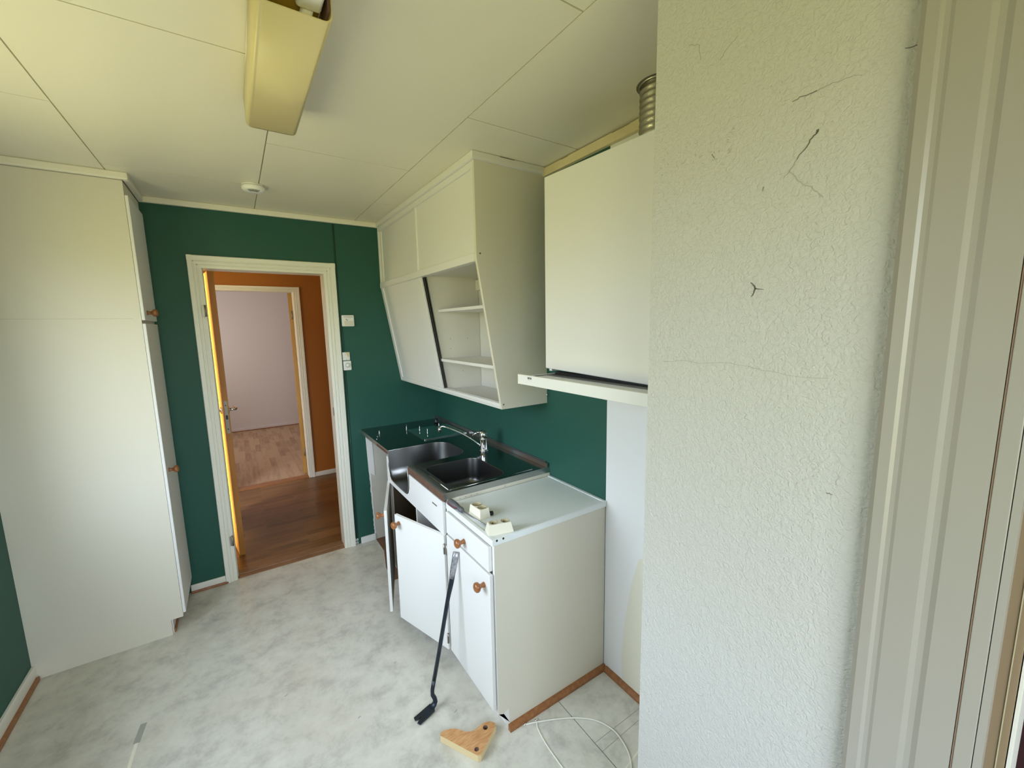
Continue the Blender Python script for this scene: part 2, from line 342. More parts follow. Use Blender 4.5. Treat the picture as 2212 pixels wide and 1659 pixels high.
# cornices
def cornice(name, x0, x1, y0, y1, m, h=.034, z=H): 
    b = MB(); b.box(x0, x1, y0, y1, z-h, z, m); return struct(b.build(name, bevel=.006))
cornice('trim_1', -1.716, -.40, -.024, 0, M['cornice'])
cornice('trim_2', XL, -1.692, -.431, -.407, M['cornice'])
cornice('trim_3', -1.716, -1.692, -.407, -.024, M['cornice'])
b = MB(); b.box(-.020, 0, -2.595, -1.482, 2.357, 2.394, M['oldcornice'])
for y, w in ((-1.62, .05), (-1.93, .09), (-2.08, .03)): b.box(-.0206, -.018, y-w, y, 2.3915, 2.3935, M['crack'])
struct(b.build('trim_4', bevel=.003))
cornice('trim_5', XL, XL+.024, YB, -.431, M['cornice'])
# baseboards
b = MB(); b.box(-1.715, -1.533, -.012, 0, .012, .052, M['casing']); b.box(-1.715, -1.52, -.022, 0, 0, .013, M['trimwood']); struct(b.build('baseboard_far', bevel=.003))
b = MB(); b.box(-.668, -.556, -.014, 0, 0, .050, M['filler']); struct(b.build('baseboard_far_right', bevel=.004))
b = MB(); b.box(XL, XL+.014, YB, -.407, .010, .075, M['casing']); b.box(XL, XL+.026, YB, -.42, 0, .022, M['trimwood']); struct(b.build('baseboard_left', bevel=.003))
b = MB(); b.prism([(0, 0), (-.018, 0), (-.018, .010), (-.010, .024), (0, .026)], lambda p, t: (p[0], -1.924 + (YP+1.924)*t, p[1]), M['trimwood']); struct(b.build('baseboard_right'))
# ------------------------------------------------------------------ window in the left wall
b = MB(); t_ = .05
for q in ((WY0, WY1, WZ0, WZ0+t_), (WY0, WY1, WZ1-t_, WZ1), (WY0, WY0+t_, WZ0+t_, WZ1-t_), (WY1-t_, WY1, WZ0+t_, WZ1-t_), ((WY0+WY1)/2-.03, (WY0+WY1)/2+.03, WZ0+t_, WZ1-t_)):
    b.box(XL-.08, XL-.02, *q, M['white'])
win = struct(b.build('window_1', bevel=.004))
b = MB(); b.box(XL-.02, XL+.10, WY0-.06, WY1+.06, WZ0-.03, WZ0, M['white']); b.build('window_sill', parent=win, bevel=.004)
b = MB(); b.box(XL, XL+.015, WY0-.07, WY0, WZ0, WZ1+.07, M['casing']); b.box(XL, XL+.015, WY1, WY1+.07, WZ0, WZ1+.07, M['casing']); b.box(XL, XL+.015, WY0, WY1, WZ1, WZ1+.07, M['casing']); b.build('window_casing', parent=win)
b = MB()
for q in ((NX0, NX1, NZ0, NZ0+t_), (NX0, NX1, NZ1-t_, NZ1), (NX0, NX0+t_, NZ0+t_, NZ1-t_), (NX1-t_, NX1, NZ0+t_, NZ1-t_)): b.box(q[0], q[1], YB-.07, YB-.02, q[2], q[3], M['white'])
struct(b.build('added_fill_window', bevel=.004))  # frame for the window added behind the camera as fill
# ------------------------------------------------------------------ doorway to the hall (door_1)
b = MB()
# jamb lining
b.box(DL-.03, DL, -.004, .125, 0, DT+.03, M['casing']); b.box(DR, DR+.03, -.004, .125, 0, DT+.03, M['casing']); b.box(DL, DR, -.004, .125, DT, DT+.03, M['casing'])
b.box(DL, DL+.004, .03, .11, 0, DT, M['casing'])
d1 = struct(b.build('door_1', bevel=.002))
def casing_h(x0, x1, z, y=-.016):   # not used for profiles
    pass
def moulded(b, inner, outer, z0, z1, side, yb, m):
    # vertical moulded strip; profile across its width, thicker outside
    w = outer - inner; prof = [(0, 0), (0, .008), (.18, .010), (.22, .006), (.27, .006), (.32, .012), (.46, .013), (.5, .009), (.55, .009), (.6, .016), (.95, .018), (1, .012), (1, 0)]
    b.prism([(inner + w*p[0], p[1]) for p in prof], lambda p, t: (p[0], yb - side*p[1], z0 + (z1-z0)*t), m)
b = MB(); moulded(b, DL-.004, -1.5333, 0, 2.0965, 1, 0, M['casing']); b.build('casing', parent=d1)
b = MB(); moulded(b, DR+.004, -.7088, 0, 2.0965, 1, 0, M['casing']); b.build('casing', parent=d1)
b = MB(); prof = [(0, 0), (0, .008), (.18, .010), (.22, .006), (.27, .006), (.32, .012), (.46, .013), (.5, .009), (.55, .009), (.6, .016), (.95, .0175), (1, .012), (1, 0)]
b.prism([(DT+.002 + (2.0965-DT-.002)*p[0], p[1]) for p in prof], lambda p, t: (-1.5333 + .4*0 + (.8245)*t, -p[1], p[0]), M['casing']); b.build('casing', parent=d1)
for z in (1.768, .28):
    b = MB(); b.tube([(DL-.004, -.012, z-.035), (DL-.004, -.012, z+.035)], .006, M['hinge'], 10); b.box(DL-.018, DL-.003, -.0165, -.012, z-.032, z+.032, M['hinge']); h_ = b.build('hinge', parent=d1); h_['label'] = 'empty dark metal lift-off hinge half'
b = MB(); b.box(DR-.0015, DR+.001, .01, .035, 1.02, 1.08, M['hinge']); b.build('strike_plate', parent=d1)
b = MB()
for i, (a, c, hz) in enumerate(((.0, .045, .004), (.045, .085, .009), (.085, .13, .006))): b.box(DL, DR, a, c, -.05, hz, M['threshold'])
tag(struct(b.build('trim_6', bevel=.003)), 'x', 'x'); o_ = bpy.data.objects['trim_6']; del o_['label']; del o_['category']
# hall beyond
struct(one(0, (-3.5, .6, .12, 1.84, -.05, -.001)).build('floor', M['hallfloor']))
HY = 1.831; L2, R2, T2 = -1.50, -.783, 2.037
b = MB(); O = M['orange']
b.box(-3.5, L2-.03, HY, HY+.1, 0, 2.45, O); b.box(R2+.03, .6, HY, HY+.1, 0, 2.45, O); b.box(L2-.03, R2+.03, HY, HY+.1, T2+.03, 2.45, O)
b.box(-3.6, -3.5, .12, HY, 0, 2.45, O); b.box(.6, .7, .0, HY, 0, 2.45, O); struct(b.build('wall_hall'))
struct(one(0, (-3.6, .7, .12, 1.93, 2.42, 2.47)).build('ceiling', M['ceil']))
b = MB(); b.box(R2+.05, .6, HY-.012, HY, 0, .05, M['casing']); struct(b.build('baseboard_hall', bevel=.003))
b = MB(); b.box(R2, R2+.03, HY-.004, HY+.11, 0, T2+.03, M['casing']); b.box(L2-.03, L2, HY-.004, HY+.11, 0, T2+.03, M['casing']); b.box(L2, R2, HY-.004, HY+.11, T2, T2+.03, M['casing'])
d2 = struct(b.build('door_2', bevel=.002))
def moulded2(b, a, c, z0, z1): b.prism([(a + (c-a)*p[0], p[1]) for p in prof], lambda p, t: (p[0], HY - p[1], z0 + (z1-z0)*t), M['casing'])
b = MB(); moulded2(b, R2+.002, R2+.063, 0, 2.088); b.build('casing', parent=d2)
b = MB(); moulded2(b, L2-.002, L2-.063, 0, 2.088); b.build('casing', parent=d2)
b = MB(); b.prism([(T2+.002 + .049*p[0], p[1]) for p in prof], lambda p, t: (L2-.063 + (R2-L2+.126)*t, HY-p[1], p[0]), M['casing']); b.build('casing', parent=d2)
b = MB(); b.box(-.038, 0, 0, .70, .02, T2-.002, M['leafwood'], Matrix.Translation((R2-.002, HY+.115, 0)) @ Matrix.Rotation(-.17, 4, 'Z')); lf = b.build('door_leaf', parent=d2, bevel=.002)
for z in (1.80, .27):
    b = MB(); b.tube([(R2-.012, HY+.108, z-.045), (R2-.012, HY+.108, z+.045)], .006, M['hinge'], 8); b.build('hinge', parent=d2)
b = MB(); b.box(L2, R2, HY-.01, HY+.11, -.05, .006, M['trimwood']); struct(b.build('trim_7'))
# far room
struct(one(0, (-2.4, .9, HY+.1, 4.89, -.05, -.001)).build('floor', M['bedfloor']))
b = MB(); Wt = M['hallwhite']; b.box(-2.5, .9, 4.885, 4.98, 0, 2.45, Wt); b.box(.9, 1, HY+.1, 4.98, 0, 2.45, Wt); b.box(-2.5, -2.4, HY+.1, 4.98, 0, 2.45, Wt)
b.box(-2.4, L2-.03, HY+.1, HY+.11, 0, 2.45, Wt); b.box(R2+.03, .9, HY+.1, HY+.11, 0, 2.45, Wt); struct(b.build('wall_bedroom'))
struct(one(0, (-2.4, .9, 1.93, 4.98, 2.42, 2.47)).build('ceiling', M['hallwhite']))
b = MB(); b.box(-2.4, .9, 4.872, 4.885, 0, .045, M['hallwhite']); b.box(-2.4, .9, 4.862, 4.872, 0, .012, M['trimwood']); struct(b.build('baseboard_bedroom'))
# open orange door leaf standing in the hall
dv = Vector((-1.46+1.417, 0)).to_3d()
t = thing('hall_door', 'orange pine door leaf standing open in the hall behind the kitchen doorway', 'door', (-1.434, .335, 0))
A = Vector((-1.417, .322, 0)); u = Vector((-.14, .99, 0)).normalized(); wv = Vector((-.99, -.14, 0)).normalized()
# leaf runs away from its lock edge; lock edge faces the kitchen
T = Matrix((( u.x, wv.x, 0, A.x), (u.y, wv.y, 0, A.y), (0, 0, 1, 0), (0, 0, 0, 1)))
b = MB(); b.box(0, .84, 0, .036, .012, 2.045, M['leafwood'], T); b.box(.03, .034, .0355, .0365, .25, 1.85, M['crack'], T); leaf = b.build('door_leaf', parent=t, bevel=.0015)
b = MB(); b.box(-.0012, .001, .008, .028, .93, 1.16, M['hinge'], T)
for z in (.96, 1.13): b.lathe([(.004, 0), (.004, .002), (0, .0025)], T @ Vector((-.0012, .018, z)), -u, M['black'], 10)
b.box(-.006, 0, .012, .024, 1.03, 1.06, M['black'], T); b.build('lock_plate', parent=t)
b = MB(); hz = 1.09; p0 = T @ Vector((.05, 0, hz)); b.lathe([(.0, -.001), (.024, 0), (.024, .006), (.01, .010)], p0, -wv, M['chrome'], 20)
b.tube([p0, p0 - wv*.045, p0 - wv*.052 + u*.02, p0 - wv*.052 + u*.11], .009, M['chrome'], 12); b.build('door_handle', parent=t)
b = MB(); p1 = T @ Vector((.05, .036, hz)); b.lathe([(.0, -.001), (.024, 0), (.024, .006), (.01, .010)], p1, wv, M['chrome'], 20)
b.tube([p1, p1 + wv*.045, p1 + wv*.052 + u*.02, p1 + wv*.052 + u*.11], .009, M['chrome'], 12); b.build('door_handle', parent=t)
# ------------------------------------------------------------------ entry door frame at the right edge (door_3)
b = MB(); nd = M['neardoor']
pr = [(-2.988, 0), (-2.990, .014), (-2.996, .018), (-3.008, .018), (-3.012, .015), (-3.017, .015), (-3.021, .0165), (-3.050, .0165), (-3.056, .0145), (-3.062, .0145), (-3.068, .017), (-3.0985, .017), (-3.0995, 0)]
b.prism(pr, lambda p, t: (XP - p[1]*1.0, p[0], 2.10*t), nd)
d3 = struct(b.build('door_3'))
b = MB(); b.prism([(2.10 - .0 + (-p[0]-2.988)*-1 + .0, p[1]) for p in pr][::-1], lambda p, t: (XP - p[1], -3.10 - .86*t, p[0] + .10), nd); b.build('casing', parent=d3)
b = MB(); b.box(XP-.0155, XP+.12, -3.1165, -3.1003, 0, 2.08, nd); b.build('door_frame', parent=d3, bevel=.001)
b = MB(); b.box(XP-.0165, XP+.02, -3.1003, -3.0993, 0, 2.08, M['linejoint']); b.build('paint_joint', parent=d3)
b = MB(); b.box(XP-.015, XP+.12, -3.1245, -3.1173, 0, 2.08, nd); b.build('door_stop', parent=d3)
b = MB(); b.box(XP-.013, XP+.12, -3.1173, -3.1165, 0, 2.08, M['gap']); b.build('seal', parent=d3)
b = MB(); b.box(XP+.004, XP+.12, -3.1405, -3.1245, 0, 2.08, M['jamb']); b.box(XP+.003, XP+.006, -3.1345, -3.1335, 0, 2.08, M['socketin']); b.build('door_edge', parent=d3)  # thin pale bead colours in the highlight line on the brown edge
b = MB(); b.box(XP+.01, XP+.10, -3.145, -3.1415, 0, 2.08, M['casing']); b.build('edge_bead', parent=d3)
b = MB(); b.box(-.30, -.26, -3.96, -2.99, 0, 2.3, M['redwood']); struct(b.build('wall_entry_outside'))
b = MB(); b.box(XP+.12, -.26, -3.96, -2.98, -.05, -.001, M['redwood']); b.box(XP, XP+.12, -3.96, -3.10, -.05, .01, M['threshold']); struct(b.build('floor'))
# ------------------------------------------------------------------ tall cupboard at the left
CX, CY = -1.717, -.407
t = thing('tall_cupboard', 'tall cream cupboard to the ceiling in the left corner beside the green door wall', 'cupboard', (-2.0, -.2, 0))
b = MB(); b.prism([(XL+.0005, 0), (-1.770, 0), (-1.770, .088), (CX, .088), (CX, 2.366), (XL+.0005, 2.366)], lambda p, t: (p[0], CY + .016*t, p[1]), M['cream']); b.build('side_panel', parent=t)
b = MB(); b.box(XL+.0005, CX, CY+.016, -.0005, .088, 2.366, M['cream']); b.box(XL+.0005, CX+.0005, CY+.0158, CY+.018, 1.694, 1.710, M['gap']); b.build('body', parent=t)
b = MB(); b.box(XL+.001, -1.765, CY+.016, -.03, 0, .088, M['white']); b.box(-1.765, -1.757, CY+.02, -.03, 0, .02, M['trimwood']); b.build('plinth', parent=t)
b = MB()
for y in (CY-.0006,): b.box(XL+.02, CX-.03, y, y+.001, 1.7145, 1.7155, M['seam'])
b.build('panel_joint', parent=t)
KP = [(.0, .0), (.0095, .0), (.0085, .004), (.0065, .010), (.008, .016), (.0145, .021), (.0165, .026), (.0155, .032), (.010, .036), (.0, .0375)]
def knob(parent, pos, axis, s=1.2):
    b = MB(); b.lathe([(r*s, h*s) for r, h in KP], pos, axis, M['knob'], 24); return b.build('knob', parent=parent, loc=pos)
b = MB(); b.box(CX+.001, CX+.0145, CY-.002, -.018, 1.706, 2.300, M['white']); dr = b.build('door', parent=t, bevel=.003, loc=(CX, CY, 1.706)); knob(dr, (CX+.0145, -.33, 1.745), (1, 0, 0))
b = MB(); b.box(CX+.001, CX+.0145, CY-.002, -.018, .110, 1.690, M['white']); dr = b.build('door', parent=t, bevel=.003, loc=(CX, CY, .110)); knob(dr, (CX+.0145, -.33, .905), (1, 0, 0))
# ------------------------------------------------------------------ wall cabinet with sliding panels
U1, U2, ZK, ZU, YU = .3986, .2816, 1.9504, 1.2391, -1.4817
t = thing('wall_cabinet', 'white wall cabinet with slanted sliding fronts above the sink, one side open', 'cabinet', (0, -.75, ZU))
profc = [(-.0005, ZU), (-U2, ZU), (-U1, ZK), (-U1, 2.3665), (-.0005, 2.3665)]
def side(y0, y1, name, mm):
    b = MB(); b.prism(profc, lambda p, t: (p[0], y0 + (y1-y0)*t, p[1]), mm); return b.build(name, parent=t, bevel=.001)
sp = side(YU, YU+.016, 'side_panel', M['cream']); side(-.0165, -.0005, 'side_panel', M['white'])
for x, z in ((-.379, 1.971), (-.271, 1.263)):
    b = MB(); b.lathe([(.0, .0015), (.004, .001), (.0045, -.001)], (x, YU, z), (0, -1, 0), M['crack'], 12); b.build('screw', parent=sp, loc=(x, YU, z))
sl = lambda z: -U2 - (U1-U2)*(z-ZU)/(ZK-ZU)
y0, y1 = YU+.016, -.0165
b = MB(); b.box(-U1+.002, -.0005, y0, y1, 2.350, 2.3665, M['white']); b.build('top_panel', parent=t)
b = MB(); b.box(-.38, -.0005, y0, y1, 1.945, 1.960, M['inner']); b.build('middle_panel', parent=t)
b = MB(); b.box(-.262, -.0005, y0, y1, ZU+.004, ZU+.020, M['white']); b.build('bottom_panel', parent=t)
b = MB(); b.box(-.008, -.0005, y0, y1, ZU+.02, 2.35, M['inner']); b.box(-.03, -.008, -.86, -.79, 1.87, 1.935, M['inner']); b.build('back_panel', parent=t)
b = MB(); b.prism([(-.01, ZU+.02), (sl(ZU+.02)+.035, ZU+.02), (-U1+.04, 1.945), (-.01, 1.945)], lambda p, t: (p[0], -.795+.014*t, p[1]), M['inner'])
for z, x in ((1.57, -.10), (1.57, -.22), (1.51, -.22), (1.40, -.10), (1.365, -.14)): b.box(x-.002, x+.002, -.7956, -.795, z-.002, z+.002, M['crack'])
b.build('divider', parent=t)
for z in (1.737, 1.440):
    b = MB(); b.box(-.293, -.009, y0, -.7965, z-.004, z+.012, M['white']); sh = b.build('shelf', parent=t, bevel=.001)
# rails
b = MB(); b.box(-U1-.001, -U1+.03, y0, y1, 2.338, 2.3665, M['white']); b.build('rail', parent=t, bevel=.003)
b = MB(); b.box(-U1-.008, -U1+.03, y0, y1, 1.936, 1.974, M['white']); b.build('rail', parent=t, bevel=.003)
b = MB()
b.prism([(-U2+.001, ZU), (sl(ZU+.012)-.001, ZU+.012), (sl(ZU+.012)+.004, ZU+.012), (sl(ZU+.028)+.004, ZU+.028), (sl(ZU+.028)+.007, ZU+.028), (sl(ZU+.012)+.014, ZU+.014), (sl(ZU+.028)+.022, ZU+.028), (-.25, ZU+.028), (-.25, ZU)], lambda p, t: (p[0], y0+(y1-y0)*t, p[1]), M['white']); b.build('rail', parent=t)
def framed(name, y0, y1, z0, z1, off, slant, parent, fr=.022, lab=None):
    # a sliding panel with a raised border on its vertical edges
    fx = (lambda z: sl(z) + off) if slant else (lambda z: -U1 + off)
    b = MB()
    b.prism([(fx(z0), z0), (fx(z1), z1), (fx(z1)+.004, z1), (fx(z0)+.004, z0)], lambda p, t: (p[0], y0+(y1-y0)*t, p[1]), M['white'])
    for a, c in ((y0, y0+fr), (y1-fr, y1)):
        b.prism([(fx(z0)-.008, z0), (fx(z1)-.008, z1), (fx(z1)+.005, z1), (fx(z0)+.005, z0)], lambda p, t: (p[0], a+(c-a)*t, p[1]), M['white'])
    return b.build(name, parent=parent, bevel=.0015)
framed('sliding_panel', -1.463, -.735, 1.972, 2.338, .010, False, t, .024)
framed('sliding_panel', -.745, -.020, 1.972, 2.338, .020, False, t, .024)
framed('sliding_panel', -.800, -.020, ZU+.028, 1.940, .006, True, t, .028)
b = MB(); b.prism([(sl(ZU+.03)+.016, ZU+.03), (sl(1.94)+.016, 1.94), (sl(1.94)+.020, 1.94), (sl(ZU+.03)+.020, ZU+.03)], lambda p, t: (p[0], -.811 + .773*t, p[1]), M['gap']); b.build('sliding_panel', parent=t)['label'] = 'second panel slid behind the first, dark edge'
# crown strip under the ceiling
b = MB(); b.box(-U1-.012, -.0005, YU-.012, -.0005, 2.3665, 2.399, M['white']); b.box(-U1-.016, -U1-.012, YU-.016, -.03, 2.368, 2.380, M['white']); b.box(-U1-.012, -.03, YU-.016, YU-.012, 2.368, 2.380, M['white'])
b.box(-.27, -.19, YU-.0125, YU-.010, 2.396, 2.399, M['crack']); b.build('crown_strip', parent=t, bevel=.003)
b = MB(); b.lathe([(.0, .012), (.006, .010), (.004, 0)], (-.006, YU, 1.285), (0, -1, 0), M['chrome'], 10); b.build('wall_bracket', parent=t)
# ------------------------------------------------------------------ hood cabinet, hood and duct
YH0, YH1 = -2.505, -1.905
t = thing('hood_cabinet', 'plain white cabinet hanging above the cooker hood', 'cabinet', (-.17, -2.2, 1.478))
b = MB(); b.box(-.322, -.001, YH0, YH0+.016, 1.468, 2.16, M['white']); b.box(-.322, -.001, YH1-.016, YH1, 1.468, 2.16, M['white']); b.box(-.322, -.001, YH0+.016, YH1-.016, 2.144, 2.16, M['white']); b.build('body', parent=t)
b = MB(); b.prism([(YH1, 1.479), (YH1, 2.180), (YH0-.002, 2.161), (YH0-.002, 1.461)], lambda p, t: (-.3225-.0185*t, p[0], p[1]), M['white']); b.build('door', parent=t, bevel=.003)
t = thing('cooker_hood', 'white slim cooker hood with its grey visor pulled out below the hood cabinet', 'cooker hood', (-.2, -2.2, 1.43))
b = MB(); b.box(-.315, -.02, YH0+.02, YH1-.02, 1.432, 1.4570, M['white']); b.box(-.3215, -.30, YH0+.02, YH1-.035, 1.4575, 1.4675, M['black']); b.build('hood_body', parent=t)  # black strip stands in for the dark gap below the cabinet door
b = MB(); b.box(-.455, -.315, YH0+.035, YH1-.045, 1.4505, 1.4575, M['glass']); b.box(-.375, -.315, YH0+.035, YH1-.05, 1.4575, 1.4585, M['grey']); b.box(-.46, -.30, YH0+.018, YH0+.030, 1.446, 1.4595, M['white']); b.box(-.46, -.30, YH1-.030, YH1-.018, 1.446, 1.4595, M['white'])
b.box(-.46, -.30, YH1-.044, YH1-.030, 1.448, 1.458, M['black']); b.build('visor', parent=t)
b = MB(); b.box(-.472, -.460, YH0+.006, YH1-.004, 1.430, 1.466, M['white']); fr = b.build('front_strip', parent=t, bevel=.0015)
b = MB(); b.box(-.473, -.458, YH0-.006, YH0+.006, 1.4295, 1.4665, M['socket']); b.build('end_cap', parent=t, bevel=.001)
b = MB(); b.box(-.473, -.458, YH1-.004, YH1+.000, 1.4295, 1.4665, M['socket']); b.build('end_cap', parent=t, bevel=.001)
b = MB(); fb = lambda p, t: (-.4721 - .0004*t, p[0], p[1])
b.prism([(-1.966, 1.4535), (-1.966, 1.4600), (-1.990, 1.4600), (-1.990, 1.4535)], fb, M['badge'])
f2 = lambda p, t: (-.4725 - .0003*t, p[0], p[1])
# pale letter-like marks on the dark badge, too small to read in the photo
for y, w in ((-1.9675, .0012), (-1.9700, .0008), (-1.9815, .0012), (-1.9845, .0012)): b.prism([(y, 1.4547), (y, 1.4588), (y-w, 1.4588), (y-w, 1.4547)], f2, M['badgelight'])
b.prism([(-1.9775, 1.4552), (-1.9775, 1.4582), (-1.9800, 1.4582), (-1.9800, 1.4552)], f2, M['badgelight'])
for k in range(7): b.prism([(-1.966-.0022*k, 1.4485), (-1.966-.0022*k, 1.4500), (-1.9674-.0022*k, 1.4500), (-1.9674-.0022*k, 1.4485)], fb, M['badgelight'])
b.prism([(-1.9865, 1.4478), (-1.9865, 1.4498), (-1.9890, 1.4498), (-1.9890, 1.4478)], fb, M['glass']); b.build('brand_badge', parent=fr)
b = MB(); P_ = []
zz = 2.162; i = 0
while zz < 2.398: P_.append((.0608 + .0013*math.sin(zz*2*PI/.019) + (.0008 if i % 2 else -.0008), zz)); zz += .0024; i += 1
P_ += [(.066, 2.392), (.066, 2.3995)]
c0 = (-.128, -2.237, 0); b.lathe(P_, c0, (0, 0, 1), M['alu'], 48)
tag(b.build('exhaust_duct', loc=(-.128, -2.237, 2.162)), 'shiny ribbed aluminium exhaust duct between hood cabinet and ceiling', 'duct')
b = MB(); b.lathe([(.060, 2.3985), (.072, 2.3985), (.073, 2.3999), (.060, 2.3999)], c0, (0, 0, 1), M['crack'], 40); struct(b.build('trim_8'))
# ------------------------------------------------------------------ sink bench
ZS, ZT = .8946, .8646; XF, YS = -.6128, -1.4969
def arc(cx, cy, r, a0, a1, k): return [(cx + r*math.cos(a0+(a1-a0)*i/k), cy + r*math.sin(a0+(a1-a0)*i/k)) for i in range(k+1)]
def b1loop(ins):
    # open loop of basin 1, from front-left corner round the back to front-right
    ya, yb, xb = -.668 - ins, -1.022 + ins, -.232 - ins; r = max(.10 - ins*.6, .03)
    return [(XF, ya)] + arc(xb - r, ya - r, r, PI/2, 0, 8) + arc(xb - r, yb + r, r, 0, -PI/2, 8) + [(XF, yb)]
def b2loop(ins):
    x0, x1, ya, yb = -.556+ins, -.236-ins, -1.455+ins, -1.10-ins; r = max(.06 - ins*.5, .02)
    return arc(x1-r, yb-r, r, PI/2, 0, 6) + arc(x1-r, ya+r, r, 0, -PI/2, 6) + arc(x0+r, ya+r, r, -PI/2, -PI, 6) + arc(x0+r, yb-r, r, PI, PI/2, 6)
t = thing('sink_bench', 'dark stainless steel sink bench with two basins on the kitchen wall', 'sink', (-.3, -.75, ZS))
# top sheet with the hole, triangulated through a filled curve
def filled(outer, holes, z, name):
    cu = bpy.data.curves.new(name, 'CURVE'); cu.dimensions = '2D'; cu.fill_mode = 'BOTH'
    for L_ in [outer] + holes:
        sp_ = cu.splines.new('POLY'); sp_.points.add(len(L_)-1); sp_.use_cyclic_u = True
        for i, q in enumerate(L_): sp_.points[i].co = (q[0], q[1], 0, 1)
    ob = bpy.data.objects.new(name+'_tmp', cu); COL.objects.link(ob)
    dg = bpy.context.evaluated_depsgraph_get(); me = bpy.data.meshes.new_from_object(ob.evaluated_get(dg)); bpy.data.objects.remove(ob)
    return [(v.co.x, v.co.y, z) for v in me.vertices], [tuple(p.vertices) for p in me.polygons]
outer = [(-.014, 0-.0005), (-.014, YS), (XF, YS)] + b1loop(0)[::-1] + [(XF, -.0005)]
vs, fs = filled(outer, [b2loop(0)], ZS, 'bench')
b = MB(); b.add(vs, fs, M['steel'])
# pressed border line round the right basin and along the drainer
b.box(-.014, -.0005, YS, -.0005, ZS-.02, .9154, M['steel'])
top = b.build('bench_top', parent=t)
b = MB()
b.box(XF, -.0005, YS-.0015, YS, ZT-.002, ZS, M['edge'])
b.box(XF-.0012, XF, YS, -1.024, ZS-.007, ZS, M['edge']); b.build('steel_edge', parent=t)
b = MB(); b.box(XF-.0012, XF, -.665, -.0005, ZS-.010, ZS, M['edge']); b.box(XF-.0012, XF, -.42, -.0005, ZT, ZS-.010, M['edge'])
b.build('steel_edge', parent=t)
b = MB()
b.box(XF+.001, -.59, YS+.002, -1.026, ZT-.012, ZS-.0015, M['brownwood']); b.build('core_board', parent=t)
b = MB(); b.box(XF+.001, -.03, -.660, -.001, ZT, ZS-.0015, M['brownwood'])
b.build('core_board', parent=t)
b = MB()
b.box(-.008, -.0005, -1.47, -.01, .9156, .9185, M['grey']); b.box(-.0165, -.0141, YS, -.0005, ZS, .9156, M['edge'])
b.build('splash_lip', parent=t)
def basin(name, loopf, depth, closed, m, rr=.05):
    levels = [(0, 0), (.004, .0005)] + [(depth-rr, .003)] + [(depth - rr + rr*math.sin(a), .003 + rr*(1-math.cos(a))) for a in [PI/2*i/7 for i in range(1, 8)]]
    vs = []; k = None
    for d, ins in levels:
        Lp = loopf(ins); k = len(Lp); vs += [(x, y, ZS - d) for x, y in Lp]
    fs = []
    for i in range(len(levels)-1):
        for j in range(k if closed else k-1):
            q = (j+1) % k; fs.append((i*k+j, i*k+q, (i+1)*k+q, (i+1)*k+j))
    b_ = MB(); b_.add(vs, fs, m, True)
    base = (len(levels)-1)*k
    b_.add([vs[base+j] for j in range(k)], [tuple(range(k))], m)
    o = b_.build(name, parent=t); sd = o.modifiers.new('s', 'SOLIDIFY'); sd.thickness = .0012; sd.offset = 0
    return o
basin('basin', b1loop, .178, False, M['basin'], .06); basin('basin', b2loop, .155, True, M['basin'], .045)
# rolled rim of the left basin at the front
U = []
for y, z in ((-.668, .892), (-.668, .80), (-.674, .765), (-.690, .738), (-.715, .722), (-.75, .7175), (-.845, .7165), (-.94, .7175), (-.975, .722), (-1.0, .738), (-1.016, .765), (-1.022, .80), (-1.022, .892)): U.append((XF-.001, y, z))
b = MB(); b.tube(U, .0022, M['edge'], 8); b.build('basin_rim', parent=t)
for (a, c) in (((-.575, -1.10), (-.575, -1.47)), ((-.575, -1.475), (-.10, -1.475))):
    b = MB(); b.tube([(a[0], a[1], ZS), (c[0], c[1], ZS)], .003, M['steel'], 8); b.build('pressed_bead', parent=t)
# ------------------------------------------------------------------ things on the bench
b = MB(); b.box(-.341, -.026, -.590, -.255, ZS+.0003, ZS+.006, M['plate'])
tag(b.build('metal_plate', loc=(-.18, -.42, ZS), bevel=.0008), 'square mirror-bright green-reflecting plate lying at the back corner of the sink bench', 'plate')
scr = [(-.335, -.222, .034, 'biggest chrome screw standing on the bench left of the plate'), (-.27, -.318, .03, 'thin chrome screw standing on the far half of the plate'), (-.255, -.43, .03, 'thin chrome screw standing nearest the middle of the plate'), (-.13, -.345, .034, 'chrome screw standing on the plate just beside the spout tip'), (-.535, -.219, .022, 'short chrome screw standing near the front left corner of the bench')]
for i, (x, y, h, lb) in enumerate(scr):
    b = MB(); on = -.341 < x < -.026 and -.59 < y < -.255; z0 = ZS + (.0062 if on else .0003)
    k_ = 1.6 if i in (0, 4) else 1
    b.lathe([(0, 0), (.004*k_, 0), (.0045*k_, .003), (.0045*k_, .007), (.002*k_, .009), (.002, h-.004), (.0026*k_, h-.002), (0, h)], (x, y, z0), (0, 0, 1), M['chrome'], 12)
    tag(b.build('screw', loc=(x, y, z0)), lb, 'screw', 'screws standing on the sink bench')
for i, (x, y, lb) in enumerate(((-.572, -.300, 'tiny bright metal chip at the front edge of the bench, farther one'), (-.594, -.362, 'tiny bright metal chip at the front edge of the bench, nearer one'))):
    b = MB(); b.lathe([(0, 0), (.004, .0005), (.003, .004), (0, .005)], (x, y, ZS+.0003), (0, 0, 1), M['chrome'], 8); tag(b.build('metal_chip', loc=(x, y, ZS)), lb, 'metal chip', 'metal chips on the bench edge')
b = MB(); b.lathe([(0, 0), (.014, 0), (.016, .012), (.010, .022), (.012, .034), (0, .038)], (-.075, -.165, ZS+.0003), (0, 0, 1), M['black'], 14)
tag(b.build('plug', loc=(-.075, -.165, ZS)), 'small black rubber plug in the back corner of the sink bench', 'plug')
